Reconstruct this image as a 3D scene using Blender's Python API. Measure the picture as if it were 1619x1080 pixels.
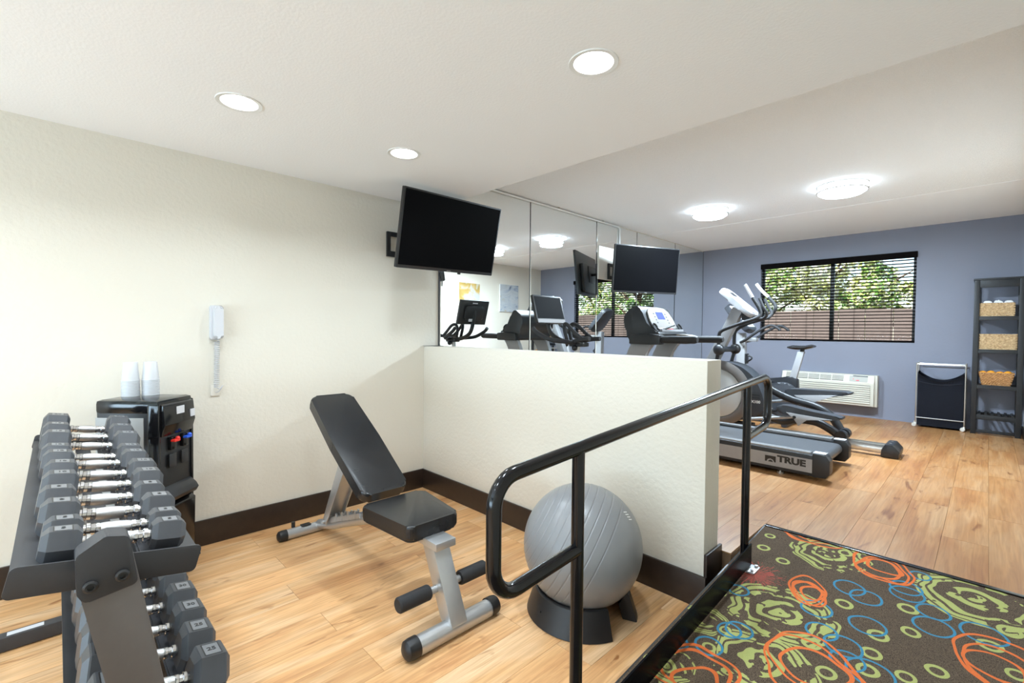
import bpy, bmesh, math, random
from mathutils import Vector, Matrix
random.seed(7)
D = bpy.data
SC = bpy.context.scene
COL = SC.collection
for o in list(D.objects):
    D.objects.remove(o)
PI = math.pi

# ------------------------------------------------------------------ camera
CAM_POS = Vector((3.3972, -2.2612, 1.3553))
YAW, PITCH, ROLL, FPX = 0.7962, 0.0224, 0.0098, 736.47
_r = Vector((math.cos(YAW), math.sin(YAW), 0))
_f = Vector((-math.sin(YAW) * math.cos(PITCH), math.cos(YAW) * math.cos(PITCH), -math.sin(PITCH)))
_u = _r.cross(_f)
_r2 = math.cos(ROLL) * _r + math.sin(ROLL) * _u
_u2 = -math.sin(ROLL) * _r + math.cos(ROLL) * _u
cd = D.cameras.new('camera')
cd.sensor_width = 36
cd.lens = FPX / 1619 * 36
cd.clip_start = 0.02
cam = D.objects.new('camera', cd)
COL.objects.link(cam)
cam.matrix_world = Matrix(((_r2.x, _u2.x, -_f.x, CAM_POS.x), (_r2.y, _u2.y, -_f.y, CAM_POS.y), (_r2.z, _u2.z, -_f.z, CAM_POS.z), (0, 0, 0, 1)))
SC.camera = cam

# ------------------------------------------------------------------ light and exposure
SC.view_settings.view_transform = 'Standard'
SC.view_settings.look = 'None'
SC.view_settings.gamma = 1
SC.view_settings.use_curve_mapping = False
SC.view_settings.exposure = 0.44
W = D.worlds.new('sky')
SC.world = W
W.use_nodes = True
wn = W.node_tree.nodes
wl = W.node_tree.links
sky = wn.new('ShaderNodeTexSky')
sky.sky_type = 'NISHITA'
sky.sun_elevation = math.radians(52)
sky.sun_rotation = math.radians(200)
sky.sun_disc = False
sky.air_density = 1.0
sky.dust_density = 0.6
wn['Background'].inputs[1].default_value = 0.38
wl.new(sky.outputs[0], wn['Background'].inputs[0])
sd = D.lights.new('sun', 'SUN')
sd.energy = 11.5
sd.angle = 0.01
sd.color = (1, .95, .86)
sun = D.objects.new('sun', sd)
COL.objects.link(sun)
sun.rotation_euler = (math.radians(42), 0, math.radians(-25))
# added fill light behind the camera, tilted up to whiten the lower ceiling
ed = D.lights.new('added_fill_light', 'AREA')
ed.shape = 'RECTANGLE'; ed.size = 3.4; ed.size_y = 2.1
ed.energy = 262
ed.color = (.6, .81, 1)
eo = D.objects.new('added_fill_light', ed)
COL.objects.link(eo)
eo.location = (1.85, -6.4, 1.25)
eo.rotation_euler = (math.radians(90 + 50), 0, 0)
DOWN_W = 6.8       # watts of each recessed downlight
FLUSH_E = 10.0
FLUSH_W = 95.0      # watts thrown down by each flush fixture       # emission of the flush ceiling fixtures' diffusers
LAMP_COL = (.78, .905, 1.0)
FLUSH_COL = (.70, .865, 1.0)

# ------------------------------------------------------------------ materials
MATS = {}
def mat(name, color, rough=.5, metal=0., var=None, bump=None, coat=0., spec=None, sheen=0., emit=None, trans=0., coords='Object'):
    """procedural principled material. var=(scale, amount) colour noise; bump=(scale, strength, distance)"""
    if name in MATS:
        return MATS[name]
    m = D.materials.new(name); m.use_nodes = True
    nt = m.node_tree; n = nt.nodes; l = nt.links
    b = n['Principled BSDF']
    c = (*color, 1)
    b.inputs['Base Color'].default_value = c
    b.inputs['Roughness'].default_value = rough
    b.inputs['Metallic'].default_value = metal
    b.inputs['Coat Weight'].default_value = coat
    b.inputs['Coat Roughness'].default_value = .08
    if spec is not None: b.inputs['Specular IOR Level'].default_value = spec
    if sheen: b.inputs['Sheen Weight'].default_value = sheen
    if trans: b.inputs['Transmission Weight'].default_value = trans
    if emit:
        b.inputs['Emission Color'].default_value = (*emit[0], 1)
        b.inputs['Emission Strength'].default_value = emit[1]
    tc = n.new('ShaderNodeTexCoord')
    if var is None: var = (14., .04)
    nz = n.new('ShaderNodeTexNoise'); nz.inputs['Scale'].default_value = var[0]; nz.inputs['Detail'].default_value = 3
    l.new(tc.outputs[coords], nz.inputs['Vector'])
    mx = n.new('ShaderNodeMix'); mx.data_type = 'RGBA'
    mx.inputs[6].default_value = (*[min(1, v * (1 - var[1])) for v in color], 1)
    mx.inputs[7].default_value = (*[min(1, v * (1 + var[1])) for v in color], 1)
    l.new(nz.outputs[0], mx.inputs[0]); l.new(mx.outputs[2], b.inputs['Base Color'])
    if bump:
        bz = n.new('ShaderNodeTexNoise'); bz.inputs['Scale'].default_value = bump[0]; bz.inputs['Detail'].default_value = 4
        l.new(tc.outputs[coords], bz.inputs['Vector'])
        bp = n.new('ShaderNodeBump'); bp.inputs['Strength'].default_value = bump[1]; bp.inputs['Distance'].default_value = bump[2]
        l.new(bz.outputs[0], bp.inputs['Height']); l.new(bp.outputs[0], b.inputs['Normal'])
    MATS[name] = m
    return m

cream = mat('cream_paint', (.705, .66, .57), .75, bump=(42, .35, .006), var=(2.5, .015))
cream_smooth = mat('cream_cap_paint', (.78, .745, .67), .6, bump=(70, .15, .003), var=(2.5, .015))
ceil_m = mat('ceiling_paint', (.9, .9, .9), .85, bump=(90, .25, .004), var=(2, .01))
popcorn = mat('popcorn_ceiling', (.93, .93, .93), .9, bump=(150, .8, .008), var=(150, .05))
blue = mat('slate_blue_paint', (.21, .224, .284), .55, bump=(42, .2, .004), var=(2.5, .05))
base_m = mat('espresso_baseboard', (.028, .017, .012), .38, var=(25, .35), bump=(60, .06, .002))
blackgloss = mat('black_gloss_paint', (.004, .004, .005), .17, coat=.1, spec=.35, var=(20, .1), bump=(60, .02, .001))
plateblack = mat('black_kick_plate_paint', (.006, .006, .007), .24, spec=.03, var=(20, .1))
blackplastic = mat('black_plastic', (.012, .012, .013), .42, var=(30, .15))
blackshine = mat('black_shiny_plastic', (.006, .006, .007), .13, var=(30, .15))
screen_m = mat('screen_glass', (.0025, .0025, .003), .4, var=(10, .1), spec=.025)
monitor_m = mat('monitor_screen_glass', (.006, .006, .0065), .5, var=(10, .1), spec=.03)
bezel_m = mat('screen_bezel', (.016, .016, .017), .35)
silver = mat('silver_paint', (.52, .53, .54), .34, .7, var=(40, .05))
silver2 = mat('grey_silver_plastic', (.33, .33, .34), .42, .2, var=(30, .05))
chrome = mat('chrome', (.60, .60, .61), .14, 1., var=(30, .03))
knurl = mat('knurled_chrome', (.58, .58, .59), .3, 1., var=(600, .25), bump=(900, .8, .001))
rubber = mat('grey_black_rubber', (.052, .054, .06), .42, var=(40, .12), bump=(200, .06, .001))
rubber2 = mat('dumbbell_label_plate', (.17, .172, .18), .3, var=(300, .25), bump=(220, .3, .001))
rackm = mat('charcoal_powder_coat', (.036, .036, .040), .45, .0, var=(60, .08), bump=(400, .08, .001))
rackgrey = mat('taupe_grey_powder_coat', (.145, .13, .122), .45, .2, var=(60, .05))
vinyl = mat('black_vinyl', (.016, .016, .017), .27, var=(8, .2), bump=(30, .12, .003))
foam = mat('black_foam', (.018, .018, .02), .7, bump=(180, .4, .002))
ballm = mat('grey_ball_vinyl', (.205, .207, .212), .33, var=(6, .04))
white_pl = mat('white_plastic', (.60, .60, .62), .35, var=(10, .03))
cupm = mat('white_translucent_cup', (.85, .85, .86), .35, trans=.35, var=(10, .02))
greypanel = mat('dispenser_side_panel', (.33, .33, .32), .5)
redp = mat('red_plastic', (.75, .03, .02), .35)
bluep = mat('blue_plastic', (.02, .1, .6), .35)
darkpl = mat('dark_grey_plastic', (.015, .016, .019), .4, var=(25, .15))
midpl = mat('slate_grey_plastic', (.034, .037, .044), .42, var=(25, .1))
consolegrey = mat('console_panel_grey', (.20, .188, .175), .42, var=(20, .05))
lcd = mat('lcd_screen', (.05, .065, .17), .2, emit=((.08, .11, .3), .35))
belt_m = mat('treadmill_belt', (.075, .078, .085), .33, var=(60, .25), bump=(300, .2, .001))
ptac_m = mat('almond_plastic', (.60, .57, .49), .45, var=(10, .03))
ptac_shade = mat('almond_painted_shade', (.10, .095, .08), .6)  # darkened almond: painted shade behind the louvres and grille
shelfm = mat('black_brown_stain', (.009, .0095, .011), .45, var=(30, .25))
navy = mat('navy_laundry_cloth', (.008, .010, .02), .85, bump=(120, .3, .003), sheen=.1)
nickel = mat('brushed_nickel', (.58, .56, .53), .3, 1., var=(50, .05))
towel = mat('white_towel', (.82, .82, .83), .95, bump=(250, .6, .004))
orange = mat('orange_peel', (.85, .33, .02), .5, bump=(160, .3, .002))
whitepaint = mat('white_gloss_paint', (.8, .8, .78), .4)
blind_m = mat('dark_blind_wood', (.006, .005, .005), .85, spec=.05, var=(30, .3))
alum = mat('dark_bronze_frame', (.012, .012, .012), .4, .3)
clear = mat('clear_caster', (.7, .68, .63), .3, .3)
fence_m = mat('mauve_fence_board', (.115, .085, .075), .85, var=(9, .25), bump=(40, .3, .01))
lot_m = mat('gravel_ground', (.3, .28, .24), .95, var=(30, .3), bump=(60, .5, .02))
bark = mat('bark', (.09, .06, .04), .9, var=(20, .3))
print_black = mat('black_print', (.012, .012, .013), .4)
print_white = mat('white_print', (.8, .8, .8), .4)
print_red = mat('red_print', (.7, .03, .04), .4)
def leafmat(name, c):
    m = mat(name, c, .5, var=(1.2, .45))
    b = m.node_tree.nodes['Principled BSDF']
    return m
leaf1 = leafmat('yellow_green_leaf', (.55, .58, .20))
leaf2 = leafmat('pale_dry_leaf', (.85, .80, .58))
leaf3 = leafmat('green_leaf', (.17, .33, .07))

def mirror_mat():
    m = D.materials.new('mirror_silvering'); m.use_nodes = True
    n = m.node_tree.nodes; b = n['Principled BSDF']
    b.inputs['Base Color'].default_value = (.86, .88, .87, 1); b.inputs['Metallic'].default_value = 1; b.inputs['Roughness'].default_value = 0.0
    return m
mirrorm = mirror_mat()
def glass_mat():
    m = D.materials.new('window_glass'); m.use_nodes = True
    nt = m.node_tree; n = nt.nodes; l = nt.links; n.clear()
    o = n.new('ShaderNodeOutputMaterial'); mx = n.new('ShaderNodeMixShader'); t = n.new('ShaderNodeBsdfTransparent'); g = n.new('ShaderNodeBsdfGlossy')
    fr = n.new('ShaderNodeFresnel'); fr.inputs[0].default_value = 1.07
    t.inputs[0].default_value = (.95, .97, .96, 1); g.inputs['Roughness'].default_value = .01
    l.new(fr.outputs[0], mx.inputs[0]); l.new(t.outputs[0], mx.inputs[1]); l.new(g.outputs[0], mx.inputs[2]); l.new(mx.outputs[0], o.inputs[0])
    return m
glassm = glass_mat()
def emis(name, c, s):
    m = D.materials.new(name); m.use_nodes = True
    b = m.node_tree.nodes['Principled BSDF']; b.inputs['Base Color'].default_value = (.8, .8, .8, 1)
    b.inputs['Emission Color'].default_value = (*c, 1); b.inputs['Emission Strength'].default_value = s
    return m
flush_em = emis('lit_opal_diffuser', FLUSH_COL, FLUSH_E)
down_em = emis('lit_downlight_lens', (1, .98, .95), 14)

def wood_mat(name='maple_plank', tone=(1, 1, 1)):
    m = D.materials.new(name); m.use_nodes = True
    nt = m.node_tree; n = nt.nodes; l = nt.links; b = n['Principled BSDF']
    tc = n.new('ShaderNodeTexCoord'); oi = n.new('ShaderNodeObjectInfo')
    off = n.new('ShaderNodeVectorMath'); off.operation = 'MULTIPLY_ADD'
    l.new(oi.outputs['Random'], off.inputs[0]); off.inputs[1].default_value = (53, 91, 37); l.new(tc.outputs['Object'], off.inputs[2])
    def stretched(sx, sy, detail, dist=0., rough=.55):
        mp = n.new('ShaderNodeMapping'); mp.inputs['Scale'].default_value = (sx, sy, 1); l.new(off.outputs[0], mp.inputs[0])
        z = n.new('ShaderNodeTexNoise'); z.inputs['Scale'].default_value = 1; z.inputs['Detail'].default_value = detail; z.inputs['Distortion'].default_value = dist
        z.inputs['Roughness'].default_value = rough
        l.new(mp.outputs[0], z.inputs['Vector']); return z
    big = stretched(7, 1.3, 3, .6)
    grain = stretched(55, 2.2, 4, 1.2, .6)
    knot = stretched(9, 1.9, 2, 1.8)
    r1 = n.new('ShaderNodeValToRGB'); e = r1.color_ramp.elements
    e[0].position = .3; e[0].color = (.60 * tone[0], .295 * tone[1], .12 * tone[2], 1); e[1].position = .72; e[1].color = (.82 * tone[0], .55 * tone[1], .32 * tone[2], 1)
    e2 = r1.color_ramp.elements.new(.5); e2.color = (.74 * tone[0], .425 * tone[1], .195 * tone[2], 1)
    l.new(big.outputs[0], r1.inputs[0])
    gm = n.new('ShaderNodeMix'); gm.data_type = 'RGBA'; gm.blend_type = 'MULTIPLY'; gm.inputs[0].default_value = .6
    r2 = n.new('ShaderNodeValToRGB'); r2.color_ramp.elements[0].position = .3; r2.color_ramp.elements[0].color = (.52, .42, .33, 1); r2.color_ramp.elements[1].position = .62; r2.color_ramp.elements[1].color = (1, 1, 1, 1)
    l.new(grain.outputs[0], r2.inputs[0]); l.new(r1.outputs[0], gm.inputs[6]); l.new(r2.outputs[0], gm.inputs[7])
    km = n.new('ShaderNodeMix'); km.data_type = 'RGBA'; km.blend_type = 'MULTIPLY'
    r3 = n.new('ShaderNodeValToRGB'); r3.color_ramp.elements[0].position = .63; r3.color_ramp.elements[0].color = (0, 0, 0, 1); r3.color_ramp.elements[1].position = .73; r3.color_ramp.elements[1].color = (.8, .8, .8, 1)
    l.new(knot.outputs[0], r3.inputs[0]); l.new(r3.outputs[0], km.inputs[0]); l.new(gm.outputs[2], km.inputs[6]); km.inputs[7].default_value = (.42, .27, .17, 1)
    hs = n.new('ShaderNodeHueSaturation'); l.new(km.outputs[2], hs.inputs['Color'])
    mr = n.new('ShaderNodeMapRange'); mr.inputs[3].default_value = .90; mr.inputs[4].default_value = 1.06; l.new(oi.outputs['Random'], mr.inputs[0]); l.new(mr.outputs[0], hs.inputs['Value'])
    l.new(hs.outputs[0], b.inputs['Base Color'])
    b.inputs['Roughness'].default_value = .36
    bp = n.new('ShaderNodeBump'); bp.inputs['Strength'].default_value = .12; bp.inputs['Distance'].default_value = .002
    l.new(grain.outputs[0], bp.inputs['Height']); l.new(bp.outputs[0], b.inputs['Normal'])
    return m
woodm = wood_mat()
woodm_dim = wood_mat('dimmed_maple_plank', (.53, .455, .375))  # same maple darkened, standing in for dimmer light on the raised floor
subfloor_m = mat('dark_plank_joint', (.16, .09, .045), .8)

def wicker_mat(name, c1, c2, sx, sz):
    m = D.materials.new(name); m.use_nodes = True
    nt = m.node_tree; n = nt.nodes; l = nt.links; b = n['Principled BSDF']
    tc = n.new('ShaderNodeTexCoord'); nz = n.new('ShaderNodeTexNoise'); nz.inputs['Scale'].default_value = 60; nz.inputs['Detail'].default_value = 3
    l.new(tc.outputs['Object'], nz.inputs['Vector'])
    r = n.new('ShaderNodeValToRGB'); r.color_ramp.elements[0].position = .3; r.color_ramp.elements[1].position = .7
    r.color_ramp.elements[0].color = (*c1, 1); r.color_ramp.elements[1].color = (*c2, 1)
    l.new(nz.outputs[0], r.inputs[0]); l.new(r.outputs[0], b.inputs['Base Color']); b.inputs['Roughness'].default_value = .65
    return m
wick1 = wicker_mat('honey_wicker', (.36, .22, .10), (.66, .47, .26), 60, 60)
wick2 = wicker_mat('brown_wicker', (.30, .13, .04), (.52, .27, .10), 60, 60)

# ------------------------------------------------------------------ mesh helpers
def NB(): return bmesh.new()
def box(bm, x0, x1, y0, y1, z0, z1, bev=0., mtx=None):
    vs = [bm.verts.new(p) for p in ((x0, y0, z0), (x1, y0, z0), (x1, y1, z0), (x0, y1, z0), (x0, y0, z1), (x1, y0, z1), (x1, y1, z1), (x0, y1, z1))]
    fs = [bm.faces.new([vs[i] for i in q]) for q in ((3, 2, 1, 0), (4, 5, 6, 7), (0, 1, 5, 4), (1, 2, 6, 5), (2, 3, 7, 6), (3, 0, 4, 7))]
    if bev:
        es = list({e for f in fs for e in f.edges})
        r = bmesh.ops.bevel(bm, geom=es, offset=bev, segments=2, affect='EDGES', profile=.6)
        vs = list({v for f in r['faces'] for v in f.verts} | {v for v in vs if v.is_valid})
    if mtx is not None:
        bmesh.ops.transform(bm, matrix=mtx, verts=[v for v in vs if v.is_valid])
    return bm
def frame_from(d):
    d = d.normalized()
    a = Vector((0, 0, 1)) if abs(d.z) < .9 else Vector((1, 0, 0))
    u = d.cross(a).normalized(); v = d.cross(u).normalized()
    return u, v
def ring(bm, c, u, v, r, seg, ry=None):
    ry = r if ry is None else ry
    return [bm.verts.new(c + u * (r * math.cos(2 * PI * i / seg)) + v * (ry * math.sin(2 * PI * i / seg))) for i in range(seg)]
def bridge(bm, a, b):
    n = len(a)
    for i in range(n): bm.faces.new((a[i], a[(i + 1) % n], b[(i + 1) % n], b[i]))
def tube(bm, pts, r, seg=14, cap=True, ry=None):
    """sweep a circle (or ellipse) along points; r may be a list"""
    pts = [Vector(p) for p in pts]
    n = len(pts); rs = r if isinstance(r, (list, tuple)) else [r] * n
    t0 = (pts[1] - pts[0]).normalized(); u, v = frame_from(t0); prev = None; first = None
    for i, p in enumerate(pts):
        if i == 0: t = t0
        elif i == n - 1: t = (pts[i] - pts[i - 1]).normalized()
        else: t = ((pts[i] - pts[i - 1]).normalized() + (pts[i + 1] - pts[i]).normalized()).normalized()
        u = (u - t * u.dot(t)).normalized(); v = t.cross(u)
        k = 1.
        if 0 < i < n - 1:
            c = t.dot((pts[i + 1] - pts[i]).normalized()); k = 1 / max(.7, c)
        rg = ring(bm, p, u, v, rs[i] * (k if k < 1.05 else 1), seg, (ry if ry is None else ry))
        if prev: bridge(bm, prev, rg)
        else: first = rg
        prev = rg
    if cap:
        bm.faces.new(first[::-1]); bm.faces.new(prev)
    return bm
def fillet(pts, r, seg=6, closed=False):
    """round the corners of a polyline"""
    P = [Vector(p) for p in pts]; out = []
    n = len(P)
    for i, p in enumerate(P):
        if (i == 0 or i == n - 1) and not closed: out.append(p); continue
        a = P[i - 1]; b = P[(i + 1) % n]
        d1 = (a - p); d2 = (b - p); l1 = d1.length; l2 = d2.length
        d1.normalize(); d2.normalize(); ang = d1.angle(d2)
        if ang > PI - .02: out.append(p); continue
        tl = min(r / math.tan(ang / 2), l1 * .48, l2 * .48); rr = tl * math.tan(ang / 2)
        bis = (d1 + d2).normalized(); c = p + bis * (rr / math.sin(ang / 2))
        s = p + d1 * tl - c; e = p + d2 * tl - c
        for k in range(seg + 1):
            f = k / seg; v = s.normalized().slerp(e.normalized(), f) * rr
            out.append(c + v)
    return out
def cyl(bm, a, b, r, seg=16, r2=None):
    a = Vector(a); b = Vector(b); u, v = frame_from(b - a)
    A = ring(bm, a, u, v, r, seg); B = ring(bm, b, u, v, r if r2 is None else r2, seg)
    bridge(bm, A, B); bm.faces.new(A[::-1]); bm.faces.new(B); return bm
def lathe(bm, prof, seg=24, c=(0, 0, 0), axis=None, a0=0., a1=2 * PI, close=False):
    """revolve (radius, height) profile about axis through c"""
    c = Vector(c); ax = Vector(axis or (0, 0, 1)).normalized()
    if axis is None: u, v = Vector((1, 0, 0)), Vector((0, 1, 0))
    else: u, v = frame_from(ax)
    full = abs(a1 - a0 - 2 * PI) < 1e-6; N = seg if full else seg + 1
    rows = []
    for (r, h) in prof:
        if r < 1e-6 and full: rows.append([bm.verts.new(c + ax * h)])
        else: rows.append([bm.verts.new(c + ax * h + (u * math.cos(a0 + (a1 - a0) * i / seg) + v * math.sin(a0 + (a1 - a0) * i / seg)) * r) for i in range(N)])
    def br(A, B):
        M = seg
        for i in range(M):
            j = (i + 1) % N
            if len(A) == 1 and len(B) == 1: continue
            if len(A) == 1: bm.faces.new((A[0], B[j], B[i]))
            elif len(B) == 1: bm.faces.new((A[i], A[j], B[0]))
            else: bm.faces.new((A[i], A[j], B[j], B[i]))
    for k in range(len(rows) - 1): br(rows[k], rows[k + 1])
    if close:
        br(rows[-1], rows[0])
        if not full:
            bm.faces.new([r[0] for r in rows]); bm.faces.new([r[-1] for r in rows][::-1])
    return bm
def prism(bm, poly, y0, y1, plane='xz', bev=0., seg=2):
    """extrude a 2d outline. plane xz -> along y, yz -> along x, xy -> along z"""
    def P(a, b, h):
        return {'xz': (a, h, b), 'yz': (h, a, b), 'xy': (a, b, h)}[plane]
    A = [bm.verts.new(P(a, b, y0)) for a, b in poly]; B = [bm.verts.new(P(a, b, y1)) for a, b in poly]
    fs = [bm.faces.new(A), bm.faces.new(B[::-1])]
    n = len(poly)
    for i in range(n): fs.append(bm.faces.new((A[i], B[i], B[(i + 1) % n], A[(i + 1) % n])))
    if bev:
        es = [e for e in {e for f in fs for e in f.edges} if e.is_valid]
        bmesh.ops.bevel(bm, geom=es, offset=bev, segments=seg, affect='EDGES', profile=.6)
    return bm
def sphere(bm, c, r, seg=20, rings=12, sc=(1, 1, 1)):
    return bmesh.ops.create_uvsphere(bm, u_segments=seg, v_segments=rings, radius=r, matrix=Matrix.Translation(c) @ Matrix.Diagonal((*sc, 1)))
def roundrect(w, h, r, seg=5, cx=0, cy=0):
    out = []
    for (sx, sy, a) in ((1, 1, 0), (-1, 1, PI / 2), (-1, -1, PI), (1, -1, 1.5 * PI)):
        for k in range(seg + 1):
            t = a + k / seg * PI / 2
            out.append((cx + sx * (w / 2 - r) + r * math.cos(t), cy + sy * (h / 2 - r) + r * math.sin(t)))
    return out
def smoothpoly(pts, n=4):
    """closed Catmull-Rom outline"""
    out = []; N = len(pts)
    for i in range(N):
        p0, p1, p2, p3 = (Vector((*pts[(i + k) % N], 0)) for k in (-1, 0, 1, 2))
        for k in range(n):
            t = k / n
            q = .5 * ((2 * p1) + (-p0 + p2) * t + (2 * p0 - 5 * p1 + 4 * p2 - p3) * t * t + (-p0 + 3 * p1 - 3 * p2 + p3) * t ** 3)
            out.append((q.x, q.y))
    return out
def smoothpath(pts, n=6):
    P = [Vector(p) for p in pts]; out = []; N = len(P)
    for i in range(N - 1):
        p0 = P[max(0, i - 1)]; p1 = P[i]; p2 = P[i + 1]; p3 = P[min(N - 1, i + 2)]
        for k in range(n):
            t = k / n
            out.append(.5 * ((2 * p1) + (-p0 + p2) * t + (2 * p0 - 5 * p1 + 4 * p2 - p3) * t * t + (-p0 + 3 * p1 - 3 * p2 + p3) * t ** 3))
    out.append(P[-1]); return out
ROOTM = {}
def rootmat(o):
    while o.parent is not None: o = o.parent
    return ROOTM.get(o.name, Matrix.Identity(4))
def obj(name, bm, m, parent=None, smooth=True, local=False, sharp=.62):
    if parent is not None and not local:
        bm.transform(rootmat(parent).inverted())
    bmesh.ops.recalc_face_normals(bm, faces=bm.faces[:])
    for f in bm.faces: f.smooth = smooth
    if smooth:
        for e in bm.edges:
            if len(e.link_faces) == 2:
                if e.calc_face_angle(0) > sharp: e.smooth = False
    me = D.meshes.new(name); bm.to_mesh(me); bm.free()
    me.materials.append(m)
    o = D.objects.new(name, me); COL.objects.link(o)
    if parent is not None: o.parent = parent
    return o
def tag(o, label=None, cat=None, group=None, kind=None):
    if label: o['label'] = label
    if cat: o['category'] = cat
    if group: o['group'] = group
    if kind: o['kind'] = kind
    return o
def thing(name, label, cat, loc=(0, 0, 0), rot=(0, 0, 0), group=None):
    o = D.objects.new(name, None); COL.objects.link(o); o.empty_display_size = .05
    o.location = loc; o.rotation_euler = rot
    from mathutils import Euler
    ROOTM[o.name] = Matrix.Translation(loc) @ Euler(rot).to_matrix().to_4x4()
    return tag(o, label, cat, group)
def copy_tree(o, parent=None):
    c = o.copy(); COL.objects.link(c); c.parent = parent
    for ch in o.children: copy_tree(ch, c)
    return c
def text_bm(s, size, extrude, mtx, bold=0.):
    cu = D.curves.new('txt', 'FONT'); cu.body = s; cu.size = size; cu.extrude = extrude; cu.offset = bold
    cu.align_x = 'CENTER'; cu.align_y = 'CENTER'; cu.resolution_u = 3
    to = D.objects.new('txt', cu); COL.objects.link(to)
    me = D.meshes.new_from_object(to)
    bm = NB(); bm.from_mesh(me); bm.transform(mtx)
    D.objects.remove(to); D.curves.remove(cu); D.meshes.remove(me)
    return bm
def basis(o, ax, ay):
    """matrix whose local x,y map to ax,ay at origin o"""
    ax = Vector(ax).normalized(); ay = Vector(ay).normalized(); az = ax.cross(ay)
    return Matrix(((ax.x, ay.x, az.x, o[0]), (ax.y, ay.y, az.y, o[1]), (ax.z, ay.z, az.z, o[2]), (0, 0, 0, 1)))

# ------------------------------------------------------------------ the room shell
ZU, HC, HU, YB, XR, YF = .2333, 2.41, 2.735, 5.563, 3.70, -6.5
RS, RY = .0729, .70                     # ramp slope, ramp top
def ramp_z(y): return max(0., ZU + RS * (y - RY))
RYB = RY - ZU / RS
def struct(name, bm, m, label, cat):
    return tag(obj(name, bm, m, smooth=True), label, cat, kind='structure')
bm = NB(); box(bm, -.12, 0, YF, YB + .14, -.1, 2.95)
struct('wall_left', bm, cream, 'long cream textured wall behind the dumbbell rack and bench', 'wall')
bm = NB(); box(bm, XR, XR + .12, YF, YB + .14, -.1, 2.95)
struct('wall_right', bm, cream, 'cream wall seen in the mirror with two paintings', 'wall')
bm = NB(); box(bm, -.12, XR + .12, YF - .12, YF, -.1, 2.95)
struct('wall_front', bm, cream, 'cream wall closing the lower room opposite the half wall', 'wall')
WX0, WX1, WZ0, WZ1 = .912, 2.742, 1.245, 2.42
bm = NB()
box(bm, 0, WX0, YB, YB + .14, -.1, 2.95); box(bm, WX1, XR, YB, YB + .14, -.1, 2.95)
box(bm, WX0, WX1, YB, YB + .14, -.1, WZ0); box(bm, WX0, WX1, YB, YB + .14, WZ1, 2.95)
struct('wall_back', bm, blue, 'slate blue end wall around the blinded window', 'wall')
bm = NB(); box(bm, 0, 2.447, 0, .167, 0, 1.22, bev=.006)
struct('wall_half', bm, cream, 'low cream half wall between bench area and treadmill', 'wall')
# ceilings
def ceiling_with_holes(x0, x1, y0, y1, z, holes, r):
    bm = NB()
    def loop(P):
        vs = [bm.verts.new(p) for p in P]
        for i in range(len(vs)): bm.edges.new((vs[i], vs[(i + 1) % len(vs)]))
    loop([(x0, y0, z), (x1, y0, z), (x1, y1, z), (x0, y1, z)])
    for hx, hy in holes: loop([(hx + r * math.cos(2 * PI * k / 32), hy + r * math.sin(2 * PI * k / 32), z) for k in range(32)])
    bmesh.ops.triangle_fill(bm, use_beauty=True, use_dissolve=False, edges=bm.edges[:])
    return bm
DOWN = [(.925, -1.64), (.93, -.765), (2.29, -.745), (2.29, -1.64), (.93, -2.6), (2.29, -2.6), (2.29, -3.5), (.93, -3.5)]
bm = ceiling_with_holes(0, XR, YF, .07, HC, DOWN, .078)
box(bm, 0, XR, .07, .086, HC, HU + .1); box(bm, -.05, XR + .05, YF - .05, .086, HU + .1, HU + .2)
struct('ceiling', bm, ceil_m, 'lower white ceiling with the recessed downlights', 'ceiling')
bm = NB(); box(bm, 0, XR, .05, 3.83, HU, HU + .1)
struct('ceiling.001', bm, popcorn, 'higher white popcorn ceiling holding the two flush lights', 'ceiling')
bm = NB(); box(bm, 0, XR, 3.83, YB, HU - .003, HU + .1)
struct('ceiling.002', bm, ceil_m, 'smooth white ceiling strip along the blue wall', 'ceiling')
# floors with single planks
PW, PL, PT = .184, 1.22, .008
pm = NB(); box(pm, 0, PW - .0012, 0, PL - .0012, -PT, 0)
for e in pm.edges: e.smooth = True
plank_me = D.meshes.new('plank'); pm.to_mesh(plank_me); pm.free(); plank_me.materials.append(woodm)
def cut_plank(w, l, wm):
    bm = NB(); box(bm, 0, w - .0012, 0, l - .0012, -PT, 0); me = D.meshes.new('plank'); bm.to_mesh(me); bm.free(); me.materials.append(wm); return me
pm = NB(); box(pm, 0, PW - .0012, 0, PL - .0012, -PT, 0); plank_me2 = D.meshes.new('plank'); pm.to_mesh(plank_me2); pm.free(); plank_me2.materials.append(woodm_dim)
def lay(floor, x0, x1, y0, y1, z, xs, ys, up=False):
    i = 0; x = xs
    while x < x1 - .001:
        off = (i % 2) * .62 + (i % 3) * .03
        y = ys - off
        a, b = max(x, x0), min(x + PW, x1)
        while y < y1 - .001:
            c, d = max(y, y0), min(y + PL, y1)
            if b - a > .01 and d - c > .01:
                full = (b - a > PW - 1e-4 and d - c > PL - 1e-4)
                o = D.objects.new('plank', (plank_me2 if up else plank_me) if full else cut_plank(b - a, d - c, woodm_dim if up else woodm)); COL.objects.link(o)
                o.parent = floor; o.location = (a, c, z)
            y += PL
        x += PW; i += 1
bm = NB(); box(bm, 0, XR, YF, 0, -.1, -PT - .002)
fl = struct('floor', bm, subfloor_m, 'light maple plank floor of the lower bench area', 'floor')
lay(fl, 0, 2.505, -4.2, 0, 0, -.09, -4.38)
lay(fl, 2.505, XR, -4.2, RYB, 0, 2.505, -4.3)
lay(fl, 0, XR, YF, -4.2, 0, 0, YF)
bm = NB(); box(bm, 0, 2.505, .188, YB, -.1, ZU - PT - .002); box(bm, 2.505, XR, RY, YB, -.1, ZU - PT - .002)
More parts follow.
